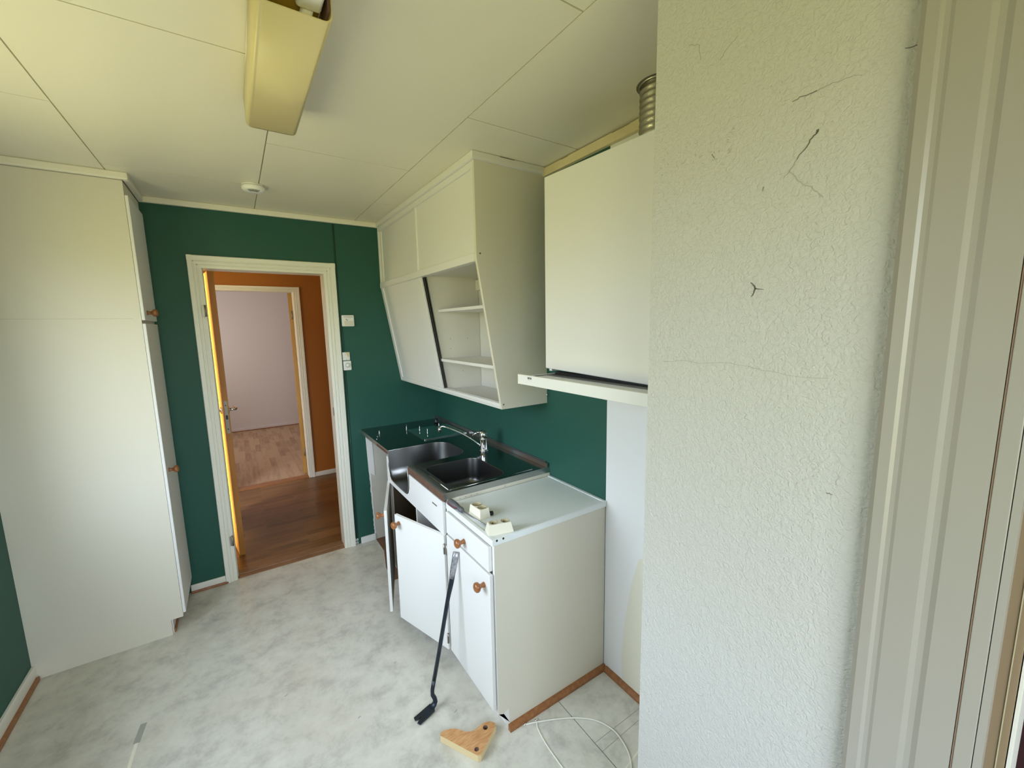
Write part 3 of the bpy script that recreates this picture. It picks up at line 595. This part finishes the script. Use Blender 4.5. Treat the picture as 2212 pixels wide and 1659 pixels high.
# faucet
t = thing('faucet', 'chrome single lever kitchen faucet with a long thin swung spout', 'faucet', (-.140, -1.035, ZS))
fx, fy = -.140, -1.035
b = MB(); b.lathe([(0, 0), (.027, 0), (.027, .006), (.022, .009), (.021, .012), (.021, .072), (.022, .074), (.022, .078), (.020, .080), (.020, .100), (0, .100)], (fx, fy, ZS+.0003), (0, 0, 1), M['chrome'], 32); b.build('body', parent=t)
b = MB()
b.lathe([(0, 0), (.024, 0), (.027, .010), (.027, .022), (.022, .034), (.012, .041), (0, .043)], (fx, fy, ZS+.086), (.12, -.05, 1), M['chrome'], 28)
b.tube([(fx-.005, fy+.003, ZS+.124), (fx-.035, fy+.018, ZS+.116), (fx-.062, fy+.03, ZS+.100)], [(.014, .010), (.011, .006), (.006, .004)], M['chrome'], 14); b.build('lever', parent=t)
sp0 = Vector((fx-.015, fy+.010, ZS+.030)); tip = Vector((-.326, -.868, ZS+.118)); d = tip - sp0
pts = [sp0 + Vector((0, 0, 0))]
for i in range(1, 13):
    f = i/12; q = sp0.lerp(tip, f); q.z = sp0.z + .118*f**.85*1.0 + .012*math.sin(PI*f); pts.append(q)
e_ = pts[-1]; hd = Vector((d.x, d.y, 0)).normalized()
pts += [e_ + hd*.012 + Vector((0, 0, -.002)), e_ + hd*.020 + Vector((0, 0, -.012))]
b = MB(); b.tube(pts, .0048, M['chrome'], 14); b.build('spout', parent=t)
b = MB(); q = pts[-1]; b.tube([q + Vector((0, 0, .006)), q + hd*.006 + Vector((0, 0, -.024))], .0115, M['chrome'], 18); b.build('aerator', parent=t)
# ------------------------------------------------------------------ sink cabinet
XC = -.594
t = thing('sink_cabinet', 'white sink cabinet under the steel bench with both doors ajar', 'cabinet', (-.3, -1.05, 0))
b = MB(); b.box(XC+.002, -.002, -.636, -.620, .09, ZT-.02, M['cream']); b.box(XC-.0005, XC+.002, -.640, -.616, .09, ZT-.014, M['white']); b.build('side_panel', parent=t)
b = MB(); b.box(XC+.002, -.002, -1.4965, -1.482, .09, ZT-.003, M['cream']); b.box(XC-.0005, XC+.002, -1.4965, -1.480, .09, ZT-.018, M['white']); b.build('side_panel', parent=t)
b = MB(); b.box(XC+.004, -.002, -1.482, -.636, .088, .104, M['darkin']); b.build('bottom_panel', parent=t)
b = MB(); b.box(-.016, -.002, -1.482, -.636, .104, .84, M['darkin']); b.box(XC+.01, -.02, -.6405, -.6365, .104, .70, M['darkin']); b.box(XC+.01, -.02, -1.4815, -1.478, .104, .70, M['darkin']); b.build('back_panel', parent=t)
b = MB(); b.box(XC+.006, -.40, -1.062, -1.048, .104, .69, M['white']); b.build('divider', parent=t)
b = MB(); b.box(-.46, -.40, -1.12, -1.064, .50, .672, M['edge']); b.lathe([(0, .006), (.010, .004), (.012, 0)], (-.461, -1.10, .635), (-1, 0, 0), M['chrome'], 12); b.build('metal_bracket', parent=t)
b = MB(); b.lathe([(.0, 0), (.035, .0), (.038, .02), (.03, .03), (.02, .06), (.02, .14)], (-.40, -1.27, .56), (0, 0, 1), M['chrome'], 20); b.tube([(-.40, -1.27, .60), (-.34, -1.2, .54), (-.30, -1.10, .52), (-.30, -.95, .60)], .02, M['grey'], 12); b.build('drain_trap', parent=t)
b = MB(); b.box(-.52, -.50, -1.482, -.636, 0, .088, M['white']); b.build('plinth', parent=t)
# apron: panel with the basin notch
def rr_(y, z): return (y, z)
NO = [(-.662, ZT-.016), (-.662, .80), (-.668, .762), (-.686, .732), (-.712, .715), (-.75, .710), (-.845, .709), (-.94, .710), (-.98, .715), (-1.007, .732), (-1.022, .762), (-1.028, .80), (-1.028, .846)]
AP = [(-.622, .684), (-.622, ZT-.016)] + NO + [(-1.470, .846), (-1.470, .688)]
b = MB()
k = len(NO)
# split into quads below the notch so the face stays well-formed
for i in range(k-1):
    b.prism([NO[i], NO[i+1], (NO[i+1][0], .684), (NO[i][0], .684)] if abs(NO[i][0]-NO[i+1][0]) > 1e-4 else [NO[i], NO[i+1], NO[i+1]], lambda p, t: (XC-.001-.016*t, p[0], p[1]), M['white']) if abs(NO[i][0]-NO[i+1][0]) > 1e-4 else None
b.prism([(-.622, .684), (-.622, ZT-.016), (-.662, ZT-.016), (-.662, .684)], lambda p, t: (XC-.001-.016*t, p[0], p[1]), M['white'])
b.prism([(-1.028, .684), (-1.028, .846), (-1.473, .846), (-1.473, .684)], lambda p, t: (XC-.001-.016*t, p[0], p[1]), M['white'])
ap = b.build('apron', parent=t)
b = MB(); b.box(XC-.0176, XC-.0165, -1.406, -1.350, .798, .805, M['crack']); b.build('label_slot', parent=ap)
def swing(name, hinge, end, z0, z1, th, outn):
    hx, hy = hinge; ex, ey = end; d = Vector((ex-hx, ey-hy, 0)); w = d.length; d.normalize(); n_ = Vector(outn); n_ = (n_ - d*n_.dot(d)).normalized()
    T = Matrix(((d.x, n_.x, 0, hx), (d.y, n_.y, 0, hy), (0, 0, 1, 0), (0, 0, 0, 1)))
    b = MB(); b.box(0, w, 0, th, z0, z1, M['white'], T); b.box(.003, w-.003, -.0008, 0, z0+.003, z1-.003, M['rawwall'], T)
    o = b.build(name, parent=t, bevel=.002, loc=(hx, hy, z0)); return o, T, w, n_
o, T, w, n_ = swing('door', (-.598, -.622), (-.750, -1.052), .098, .684, .015, (-1, 0, 0)); kp = T @ Vector((w-.035, .015, .645)); knob(o, kp, n_)
for z in (.62, .16): b = MB(); b.tube([T @ Vector((-.002, .014, z-.025)), T @ Vector((-.002, .014, z+.025))], .005, M['hinge'], 10); b.build('hinge', parent=o)
o, T, w, n_ = swing('door', (-.600, -1.474), (-.716, -1.116), .098, .684, .015, (-1, 0, 0)); kp = T @ Vector((w-.035, .015, .645)); knob(o, kp, n_)
for z in (.62, .16): b = MB(); b.tube([T @ Vector((-.002, .016, z-.025)), T @ Vector((-.002, .016, z+.025))], .005, M['hinge'], 10); b.build('hinge', parent=o)
# ------------------------------------------------------------------ base cabinet with the enamel top
YB1 = -1.905; YB0 = -1.4975
t = thing('base_cabinet', 'narrow white base cabinet with one drawer and a closed door, nearest the camera', 'cabinet', (-.3, -1.7, 0))
b = MB()
b.prism([(-.003, 0), (-.5498, 0), (-.5498, .060), (-.572, .088), (-.5940, .097), (-.5940, .822), (-.003, .822)], lambda p, t: (p[0], YB1+.016*t, p[1]), M['cream'])
b.box(-.5958, -.5940, YB1-.0005, YB1+.016, .097, .822, M['white'])
b.prism([(-.551, .002), (-.5715, .090), (-.5935, .0965), (-.5700, .086), (-.546, .096), (-.541, .03)], lambda p, t: (p[0], YB1-.0008*t, p[1]), M['filler'])
b.build('side_panel', parent=t)
b = MB(); b.box(-.594, -.003, YB0-.014, YB0-.0005, .09, .822, M['cream']); b.build('side_panel', parent=t)
b = MB(); b.box(-.59, -.003, YB1+.016, YB0-.014, .09, .106, M['inner']); b.box(-.016, -.003, YB1+.016, YB0-.014, .106, .82, M['inner']); b.box(-.594, -.50, YB1+.016, YB0-.014, .80, .820, M['darkin']); b.build('body', parent=t)
b = MB(); b.box(-.545, -.53, YB1+.016, YB0-.002, 0, .09, M['filler']); b.build('plinth', parent=t)
b = MB(); b.box(-.613, -.597, YB1+.014, YB0-.012, .712, .815, M['white']); b.box(-.596, -.2, YB1+.03, YB0-.03, .72, .79, M['inner']); dr = b.build('drawer', parent=t, bevel=.0025, loc=(-.613, -1.7, .712)); knob(dr, (-.613, -1.690, .750), (-1, 0, 0))
b = MB(); b.box(-.616, -.600, YB1+.004, YB0-.014, .120, .704, M['white']); dr = b.build('door', parent=t, bevel=.0025, loc=(-.616, -1.7, .12)); knob(dr, (-.616, -1.858, .646), (-1, 0, 0))
b = MB(); b.box(-.6, -.598, YB1+.012, YB0-.010, .704, .712, M['gap']); b.build('gap_strip', parent=t)
b = MB(); b.tube([(-.612, YB0-.008, .60), (-.612, YB0-.008, .65)], .005, M['hinge'], 10); b.build('hinge', parent=t)
b = MB(); b.prism([(0, 0), (-.018, 0), (-.018, .012), (-.010, .024), (0, .026)], lambda p, t: (-.5498 + .5498*t, YB1 + p[0], p[1]), M['trimwood']); struct(b.build('trim_9'))
t = thing('enamel_worktop', 'low pale grey enamel worktop with raised rim on the narrow base cabinet', 'worktop', (-.3, -1.7, .822))
b = MB(); b.box(-.6066, -.0005, YB1-.006, YB0-.002, .8225, .846, M['enamel']); b.build('slab', parent=t, bevel=.003)
b = MB()
for q in ((-.6066, -.592, YB1-.006, YB0-.002), (-.592, -.016, YB1-.006, YB1+.006), (-.016, -.0005, YB1-.006, YB0-.002)): b.box(*q, .8455, .8495, M['enamel'])
b.build('rim', parent=t, bevel=.0018)
b = MB()
for x in (-.585, -.556): b = MB(); b.lathe([(0, .0008), (.0045, .0006), (.0045, 0)], (x, YB1-.006, .842), (0, -1, 0), M['black'], 10); b.build('chipped_spot', parent=t)
b = MB(); b.box(-.6, -.0005, -1.4985, -1.497, .848, .864, M['cream']); 
for x in (-.53, -.50, -.47, -.44, -.28): b.box(x-.008, x, -1.4992, -1.4985, .852, .855, M['crackfine'])
struct(b.build('trim_10'))
# ------------------------------------------------------------------ things on the worktop
ZW = .8462
def socket(loc, ang, sx_, sy_, h, tap, plug, label):
    t = thing('double_socket', label, 'socket', loc, 'loose double sockets on the worktop'); t.rotation_euler = (0, 0, 0)
    Tm = Matrix.Translation(loc) @ Matrix.Rotation(ang, 4, 'Z')
    # x = width, y = length
    a, c = sx_/2, sy_/2
    nS = 24; r = min((sx_-2*tap)*.45, sy_*.205)
    vs, fs = filled([(-a+tap, -c+tap), (a-tap, -c+tap), (a-tap, c-tap), (-a+tap, c-tap)], [arc(0, k*sy_*.222, r, 0, 2*PI*(nS-1)/nS, nS-1) for k in (-1, 1)], h, 'sock')
    b = MB(); b.add([Tm @ Vector(v) for v in vs], fs, M['socket'])
    q0 = [(-a, -c, 0), (a, -c, 0), (a, c, 0), (-a, c, 0)]; q1 = [(-a+tap, -c+tap, h), (a-tap, -c+tap, h), (a-tap, c-tap, h), (-a+tap, c-tap, h)]
    b.add([Tm @ Vector(v) for v in q0+q1], [(0, 1, 5, 4), (1, 2, 6, 5), (2, 3, 7, 6), (3, 0, 4, 7), (0, 3, 2, 1)], M['socket']); b.build('housing', parent=t)
    for k in (-1, 1):
        b = MB(); o_ = Tm @ Vector((0, k*sy_*.222, h)); b.lathe([(r*1.08, .0012), (r, .0014), (r*.97, -.016), (0, -.016)], o_, (0, 0, 1), M['socketin'], 28)
        for s_ in (-1, 1):
            b.lathe([(.0026, -.0155), (0, -.0153)], Tm @ Vector((0, k*sy_*.222 + s_*.0095*sy_/.09, h)), (0, 0, 1), M['black'], 10)
            b.box(-.0015+s_*r*.88, .0015+s_*r*.88, k*sy_*.222-.002, k*sy_*.222+.002, h-.0155, h-.006, M['hinge'], Tm)
        b.build('socket_well', parent=t)
    if plug:
        b = MB(); b.tube([Tm @ Vector(plug), Tm @ (Vector(plug)+Vector((.022, -.004, -.002)))], .009, M['black'], 12); b.build('cable_grommet', parent=t)
    else:
        b = MB(); b.box(-a*.1+.0, a*.4, -c-.0, -c+.004, .001, .006, M['black'], Tm); b.build('cable_notch', parent=t)
    return t
socket((-.537, -1.692, ZW), .06, .052, .090, .042, .005, (.024, -.028, .010), 'old ivory double wall socket with a black cable stub, lying behind the screwdriver')
socket((-.543, -1.861, ZW), PI/2-.26, .052, .104, .040, .009, None, 'old ivory double wall socket lying at the front corner of the enamel worktop')
t = thing('screwdriver', 'screwdriver with a dark red and grey handle lying on the worktop edge', 'screwdriver', (-.59, -1.58, ZW))
p0 = Vector((-.600, -1.522, .8655)); p1 = Vector((-.590, -1.640, .8605)); p2 = Vector((-.566, -1.800, .8495)); dd = (p1-p0)
def al(f): return p0 + dd*f
b = MB(); b.tube([al(0), al(.03), al(.10), al(.3), al(.5), al(.62), al(.72), al(.82), al(.95), al(1)], [.006, .011, .0155, .0165, .0155, .012, .0095, .012, .011, .006], M['grey'], 20); hd_ = b.build('handle', parent=t)
for s_ in (-1, 1):
    b = MB(); sd_ = Vector((1, 0, 0))*s_
    b.tube([al(.05)+sd_*.009, al(.15)+sd_*.0125, al(.3)+sd_*.0132, al(.5)+sd_*.0122, al(.62)+sd_*.0095, al(.70)+sd_*.007], .0048, M['red'], 10); b.build('grip_inlay', parent=hd_)
b = MB(); b.tube([al(.98), p2], .0032, M['wornsteel'], 10); b.build('shaft', parent=t)
# ------------------------------------------------------------------ crowbar leaning on the cabinet
t = thing('crowbar', 'dark blue steel crowbar leaning against the white base cabinet door', 'crowbar', (-.76, -1.64, 0))
path = [(-.629, -1.640, .684), (-.6335, -1.640, .66), (-.646, -1.640, .61), (-.658, -1.640, .55), (-.675, -1.640, .49), (-.702, -1.640, .371), (-.729, -1.640, .252), (-.757, -1.640, .135)]
rad = [(.0130, .0022), (.0130, .0028), (.0125, .0045), (.0105, .007), (.0090, .0085), .0088, .0088, .0088]
b = MB(); b.tube(path, rad, M['iron'], 6, ref=(.55, .83, 0))
low = [(-.757, -1.640, .135), (-.767, -1.640, .092), (-.768, -1.641, .070), (-.760, -1.642, .050), (-.757, -1.643, .034), (-.764, -1.644, .0225), (-.780, -1.646, .0155)]
b.tube(low, [.0088, .0088, .009, .0095, (.0115, .010), (.014, .0095), (.0165, .0085)], M['iron'], 8)
b.build('shaft', parent=t)
b = MB()
cv = Vector((-.97, -.22, 0)).normalized(); sv = Vector((cv.y, -cv.x, 0))
c0 = Vector((-.772, -1.645, .0125))
def cl(a_, s_, z_): v = c0 + cv*a_ + sv*s_; return (v.x, v.y, z_)
# flared two-toothed claw with a V notch
for sg in (-1, 1):
    top_ = [cl(0, 0, .023), cl(0, sg*.017, .022), cl(.045, sg*.020, .015), cl(.080, sg*.023, .0095), cl(.084, sg*.008, .0085), cl(.056, 0, .014)]
    bot_ = [cl(0, 0, .005), cl(0, sg*.017, .005), cl(.045, sg*.020, .003), cl(.080, sg*.023, .0045), cl(.084, sg*.008, .0045), cl(.056, 0, .003)]
    fs = [(0, 1, 2, 5), (2, 3, 4, 5), (11, 8, 7, 6), (11, 10, 9, 8)] + [(i, (i+1) % 6, 6+(i+1) % 6, 6+i) for i in range(6)]
    b.add(top_+bot_, fs, M['iron'])
b.build('claw', parent=t, bevel=.0012)
b = MB(); b.tube([(-.6285, -1.640, .685), (-.6335, -1.640, .661), (-.6455, -1.640, .611), (-.655, -1.640, .570)], [(.0138, .0028), (.0138, .0035), (.0130, .0050), (.0115, .0066)], M['wornsteel'], 6, ref=(.55, .83, 0)); b.build('chisel_tip', parent=t)['label'] = 'bare worn steel chisel end'
# ------------------------------------------------------------------ wooden bracket on the floor
out = [(-.802, -1.795), (-.796, -1.786), (-.783, -1.783), (-.770, -1.787), (-.757, -1.792), (-.745, -1.799), (-.733, -1.808), (-.725, -1.820), (-.716, -1.831), (-.704, -1.843), (-.692, -1.850), (-.678, -1.852), (-.664, -1.850), (-.648, -1.847), (-.632, -1.846), (-.615, -1.851), (-.602, -1.860), (-.594, -1.872), (-.597, -1.886), (-.705, -1.953), (-.716, -1.950)]
vs, fs = filled(out, [arc(-.636, -1.868, .010, 0, 2*PI*15/16, 15), arc(-.708, -1.925, .009, 0, 2*PI*15/16, 15)], .030, 'brk')
b = MB(); b.add(vs, fs, M['pine'])
nO = len(out)
b.add([(x, y, .030) for x, y in out] + [(x, y, .001) for x, y in out], [(i, (i+1) % nO, nO+(i+1) % nO, nO+i) for i in range(nO)] + [tuple(range(nO, 2*nO))], M['pineedge'])
for cx_, cy_, r_, dp in ((-.636, -1.868, .010, .002), (-.708, -1.925, .009, .024)): b.lathe([(r_, .030), (r_*.98, dp), (0, dp)], (cx_, cy_, 0), (0, 0, 1), M['brownwood'], 16)
tag(b.build('wooden_bracket', loc=(-.7, -1.86, 0)), 'curved pine shelf bracket with two holes lying on the floor', 'bracket')
# ------------------------------------------------------------------ loose cord on the floor
def smooth(pts, sub=6):
    P = [Vector(p) for p in pts]; R_ = []
    for i in range(len(P)-1):
        a = P[max(i-1, 0)]; b_ = P[i]; c = P[i+1]; d_ = P[min(i+2, len(P)-1)]
        for k in range(sub):
            f = k/sub; R_.append(.5*((2*b_) + (c-a)*f + (2*a-5*b_+4*c-d_)*f*f + (3*b_-a-3*c+d_)*f**3))
    R_.append(P[-1]); return R_
cz = .0033
cord = [(-.478, -1.931), (-.442, -1.945), (-.364, -1.982), (-.291, -2.025), (-.229, -2.081), (-.200, -2.151), (-.207, -2.213), (-.227, -2.261), (-.263, -2.300), (-.32, -2.335), (-.39, -2.33), (-.445, -2.27), (-.464, -2.19), (-.464, -2.087), (-.460, -2.032), (-.449, -1.973), (-.436, -1.948)]
t = thing('loose_cord', 'thin white cord curled in a loop on the floor of the cooker niche', 'cord', (-.33, -2.1, 0))
b = MB(); b.tube(smooth([(x, y, cz) for x, y in cord]), .0028, M['cord'], 8); b.build('cord', parent=t)
for x, y in ((-.484, -1.926), (-.433, -1.938)):
    b = MB(); b.tube([(x, y, .0035), (x+.012, y-.004, .0035)], .0018, M['chrome'], 8); b.lathe([(0, .003), (.004, .0025), (.004, 0)], (x, y, .0008), (0, 0, 1), M['chrome'], 10); b.build('nail', parent=t)
# ------------------------------------------------------------------ ceiling lamp (fluorescent, near end open)
t = thing('ceiling_lamp', 'yellowed acrylic box ceiling lamp with its near end open', 'lamp', (-1.165, -1.8, H))
LX0, LX1, LY0, LY1, LZ = -1.243, -1.094, -2.118, -1.478, 2.310
rc = .016
prof2 = [(LX0, 2.396), (LX0, LZ+rc)] + [(LX0+rc-rc*math.cos(a), LZ+rc-rc*math.sin(a)) for a in [PI/2*i/5 for i in range(1, 6)]] + [(LX1-rc+rc*math.sin(a), LZ+rc-rc*math.cos(a)) for a in [PI/2*i/5 for i in range(0, 6)]] + [(LX1, 2.396)]
inn = [(x*1.0 + (.0025 if x < -1.168 else -.0025), z + (.0025 if z < 2.33 else 0)) for x, z in prof2]
b = MB(); k = len(prof2)
for P4 in range(k-1):
    b.prism([prof2[P4], prof2[P4+1], inn[P4+1], inn[P4]], lambda p, t: (p[0], LY0 + (LY1-LY0)*t, p[1]), M['lamp'], True)
b.prism(prof2, lambda p, t: (p[0], LY1-.003 + .003*t, p[1]), M['lamp']); b.build('cover', parent=t)
b = MB(); b.box(LX0+.012, LX1-.012, LY0-.10, LY1-.01, 2.372, 2.3985, M['lampin']); b.build('tray', parent=t)
b = MB(); b.box(LX0+.006, LX0+.012, LY0-.012, LY0+.06, 2.33, 2.396, M['brownwood']); b.build('end_clip', parent=t); b = MB(); b.box(LX1-.012, LX1-.006, LY0-.012, LY0+.06, 2.33, 2.396, M['brownwood']); b.build('end_clip', parent=t)
for xa, xb in ((LX1-.070, LX1-.018), (LX0+.014, LX0+.040)):
    b = MB(); b.box(xa, xb, LY0-.045, LY0+.03, 2.338, 2.372, M['plastic']); b.build('tube_holder', parent=t, bevel=.008, bseg=4)
for xx in (LX1-.044,):
    b = MB(); b.tube([(xx, LY0+.03, 2.350), (xx, LY1-.03, 2.350)], .013, M['plastic'], 16); b.build('tube', parent=t)
b = MB(); b.tube(smooth([(-1.155, LY0-.02, 2.366), (-1.148, LY0-.04, 2.36), (-1.14, LY0-.02, 2.365), (-1.13, LY0-.05, 2.366)]), .003, M['black'], 8)
b.tube(smooth([(-1.12, LY0-.05, 2.372), (-1.105, LY0-.03, 2.362), (-1.10, LY0-.0, 2.366)]), .0025, M['plastic'], 8); b.build('wiring', parent=t)
b = MB(); b.lathe([(0, -.012), (.030, -.012), (.034, -.006), (.034, 0)], (LX1-.004, LY0-.035, 2.386), (0, 0, 1), M['lamp'], 20); b.build('fixing_cap', parent=t)
# ------------------------------------------------------------------ smoke detector
t = thing('smoke_detector', 'round white smoke detector on the ceiling in front of the doorway', 'smoke detector', (-1.185, -.515, H))
dc = (-1.185, -.515, H-.0005)
b = MB(); b.lathe([(0, 0), (.050, 0), (.052, .003), (.052, .008)], dc, (0, 0, -1), M['plastic'], 40); b.build('base', parent=t)
b = MB(); b.lathe([(.050, .008), (.053, .010), (.053, .020), (.049, .028), (.040, .034), (.030, .037), (0, .038)], dc, (0, 0, -1), M['plastic'], 40); cv_ = b.build('cover', parent=t)
b = MB()
for k in range(9):
    a = -PI/2 + (k-4)*.16; c_, s_ = math.cos(a), math.sin(a)
    for (r0, z0), (r1, z1) in (((.026, .0382), (.046, .0325)),):
        w_ = .0016; px, py = -s_*w_, c_*w_
        b.add([(dc[0]+c_*r0+px, dc[1]+s_*r0+py, dc[2]-z0), (dc[0]+c_*r1+px, dc[1]+s_*r1+py, dc[2]-z1), (dc[0]+c_*r1-px, dc[1]+s_*r1-py, dc[2]-z1), (dc[0]+c_*r0-px, dc[1]+s_*r0-py, dc[2]-z0)], [(0, 1, 2, 3)], M['black'])
b.build('grille', parent=cv_)
# ------------------------------------------------------------------ thermostat and switches
t = thing('thermostat', 'square white room thermostat on the green wall right of the doorway', 'thermostat', (-.650, 0, 1.70))
b = MB(); b.box(-.692, -.608, -.024, -.0005, 1.661, 1.741, M['plastic']); b.build('housing', parent=t, bevel=.006, bseg=3)
b = MB(); b.box(-.676, -.616, -.0255, -.024, 1.667, 1.700, M['cream']); b.box(-.678, -.614, -.0262, -.0235, 1.727, 1.730, M['crackfine']); 
b.box(-.668, -.652, -.0252, -.0238, 1.7065, 1.7105, M['black'], Matrix.Translation((-.66, 0, 1.7085)) @ Matrix.Rotation(.75, 4, 'Y') @ Matrix.Translation((.66, 0, -1.7085)))
for x, z in ((-.652, 1.721), (-.645, 1.722), (-.638, 1.7215), (-.630, 1.720), (-.648, 1.712)): b.box(x-.0013, x+.0013, -.0248, -.0238, z-.001, z+.001, M['crackfine'])
b.build('dial_plate', parent=t); b = MB(); b.lathe([(0, .003), (.004, .002), (.004, 0)], (-.646, -.0255, 1.690), (0, -1, 0), M['plastic'], 14); b.build('screw', parent=t)
t = thing('light_switch', 'yellowed white switch frame beside the door casing, above the round dimmer', 'switch', (-.677, 0, 1.445))
b = MB(); b.box(-.7035, -.653, -.010, -.0005, 1.418, 1.477, M['plastic']); b.build('frame', parent=t, bevel=.003)
b = MB(); b.box(-.693, -.678, -.0115, -.0095, 1.434, 1.462, M['plastic']); b.box(-.690, -.676, -.012, -.0105, 1.4575, 1.459, M['crackfine']); b.build('rocker', parent=t)
b = MB(); b.prism([(-.677, 1.476), (-.658, 1.476), (-.659, 1.446), (-.667, 1.440), (-.672, 1.452)], lambda p, t: (p[0], -.0102-.0006*t, p[1]), M['yplastic']); b.build('yellow_stain', parent=t)
for x, z in ((-.681, 1.470), (-.677, 1.425)): b = MB(); b.lathe([(0, .001), (.002, .0008), (.002, 0)], (x, -.010, z), (0, -1, 0), M['crack'], 10); b.build('screw', parent=t)
t = thing('dimmer_switch', 'white rotary dimmer with a round knob directly below the light switch', 'switch', (-.674, 0, 1.38))
b = MB(); b.box(-.702, -.647, -.013, -.0005, 1.346, 1.414, M['plastic']); b.build('plate', parent=t, bevel=.005, bseg=3)
b = MB(); b.lathe([(.014, 0), (.0135, .010), (.012, .014), (0, .0145)], (-.673, -.013, 1.383), (0, -1, 0), M['plastic'], 28); b.lathe([(.0165, .0003), (.014, .0005)], (-.673, -.013, 1.383), (0, -1, 0), M['crackfine'], 28); b.build('knob', parent=t)
# cables painted over, beside the casing
for x, lb, zt in ((-.7035, 'green painted cable running down closest to the door casing', 2.36), (-.692, 'green painted cable running down a finger width from the door casing', 1.66)):
    t = thing('wall_cable', lb, 'cable', (x, 0, 0), 'painted cables beside the doorway')
    b = MB()
    if x < -.70: b.tube([(x, -.004, .05), (x, -.004, zt)], .0035, M['green'], 8)
    else: b.tube([(x, -.004, .05), (x, -.004, 1.345)], .0035, M['green'], 8); b.tube([(x, -.004, 1.477), (x, -.004, zt)], .0035, M['green'], 8)
    b.build('sheath', parent=t)
    b = MB(); b.tube([(x, -.004, .0), (x, -.004, .05)], .004, M['filler'], 8); b.box(x-.003, x+.003, -.009, -.004, .026, .032, M['black']); b.build('bare_end', parent=t)
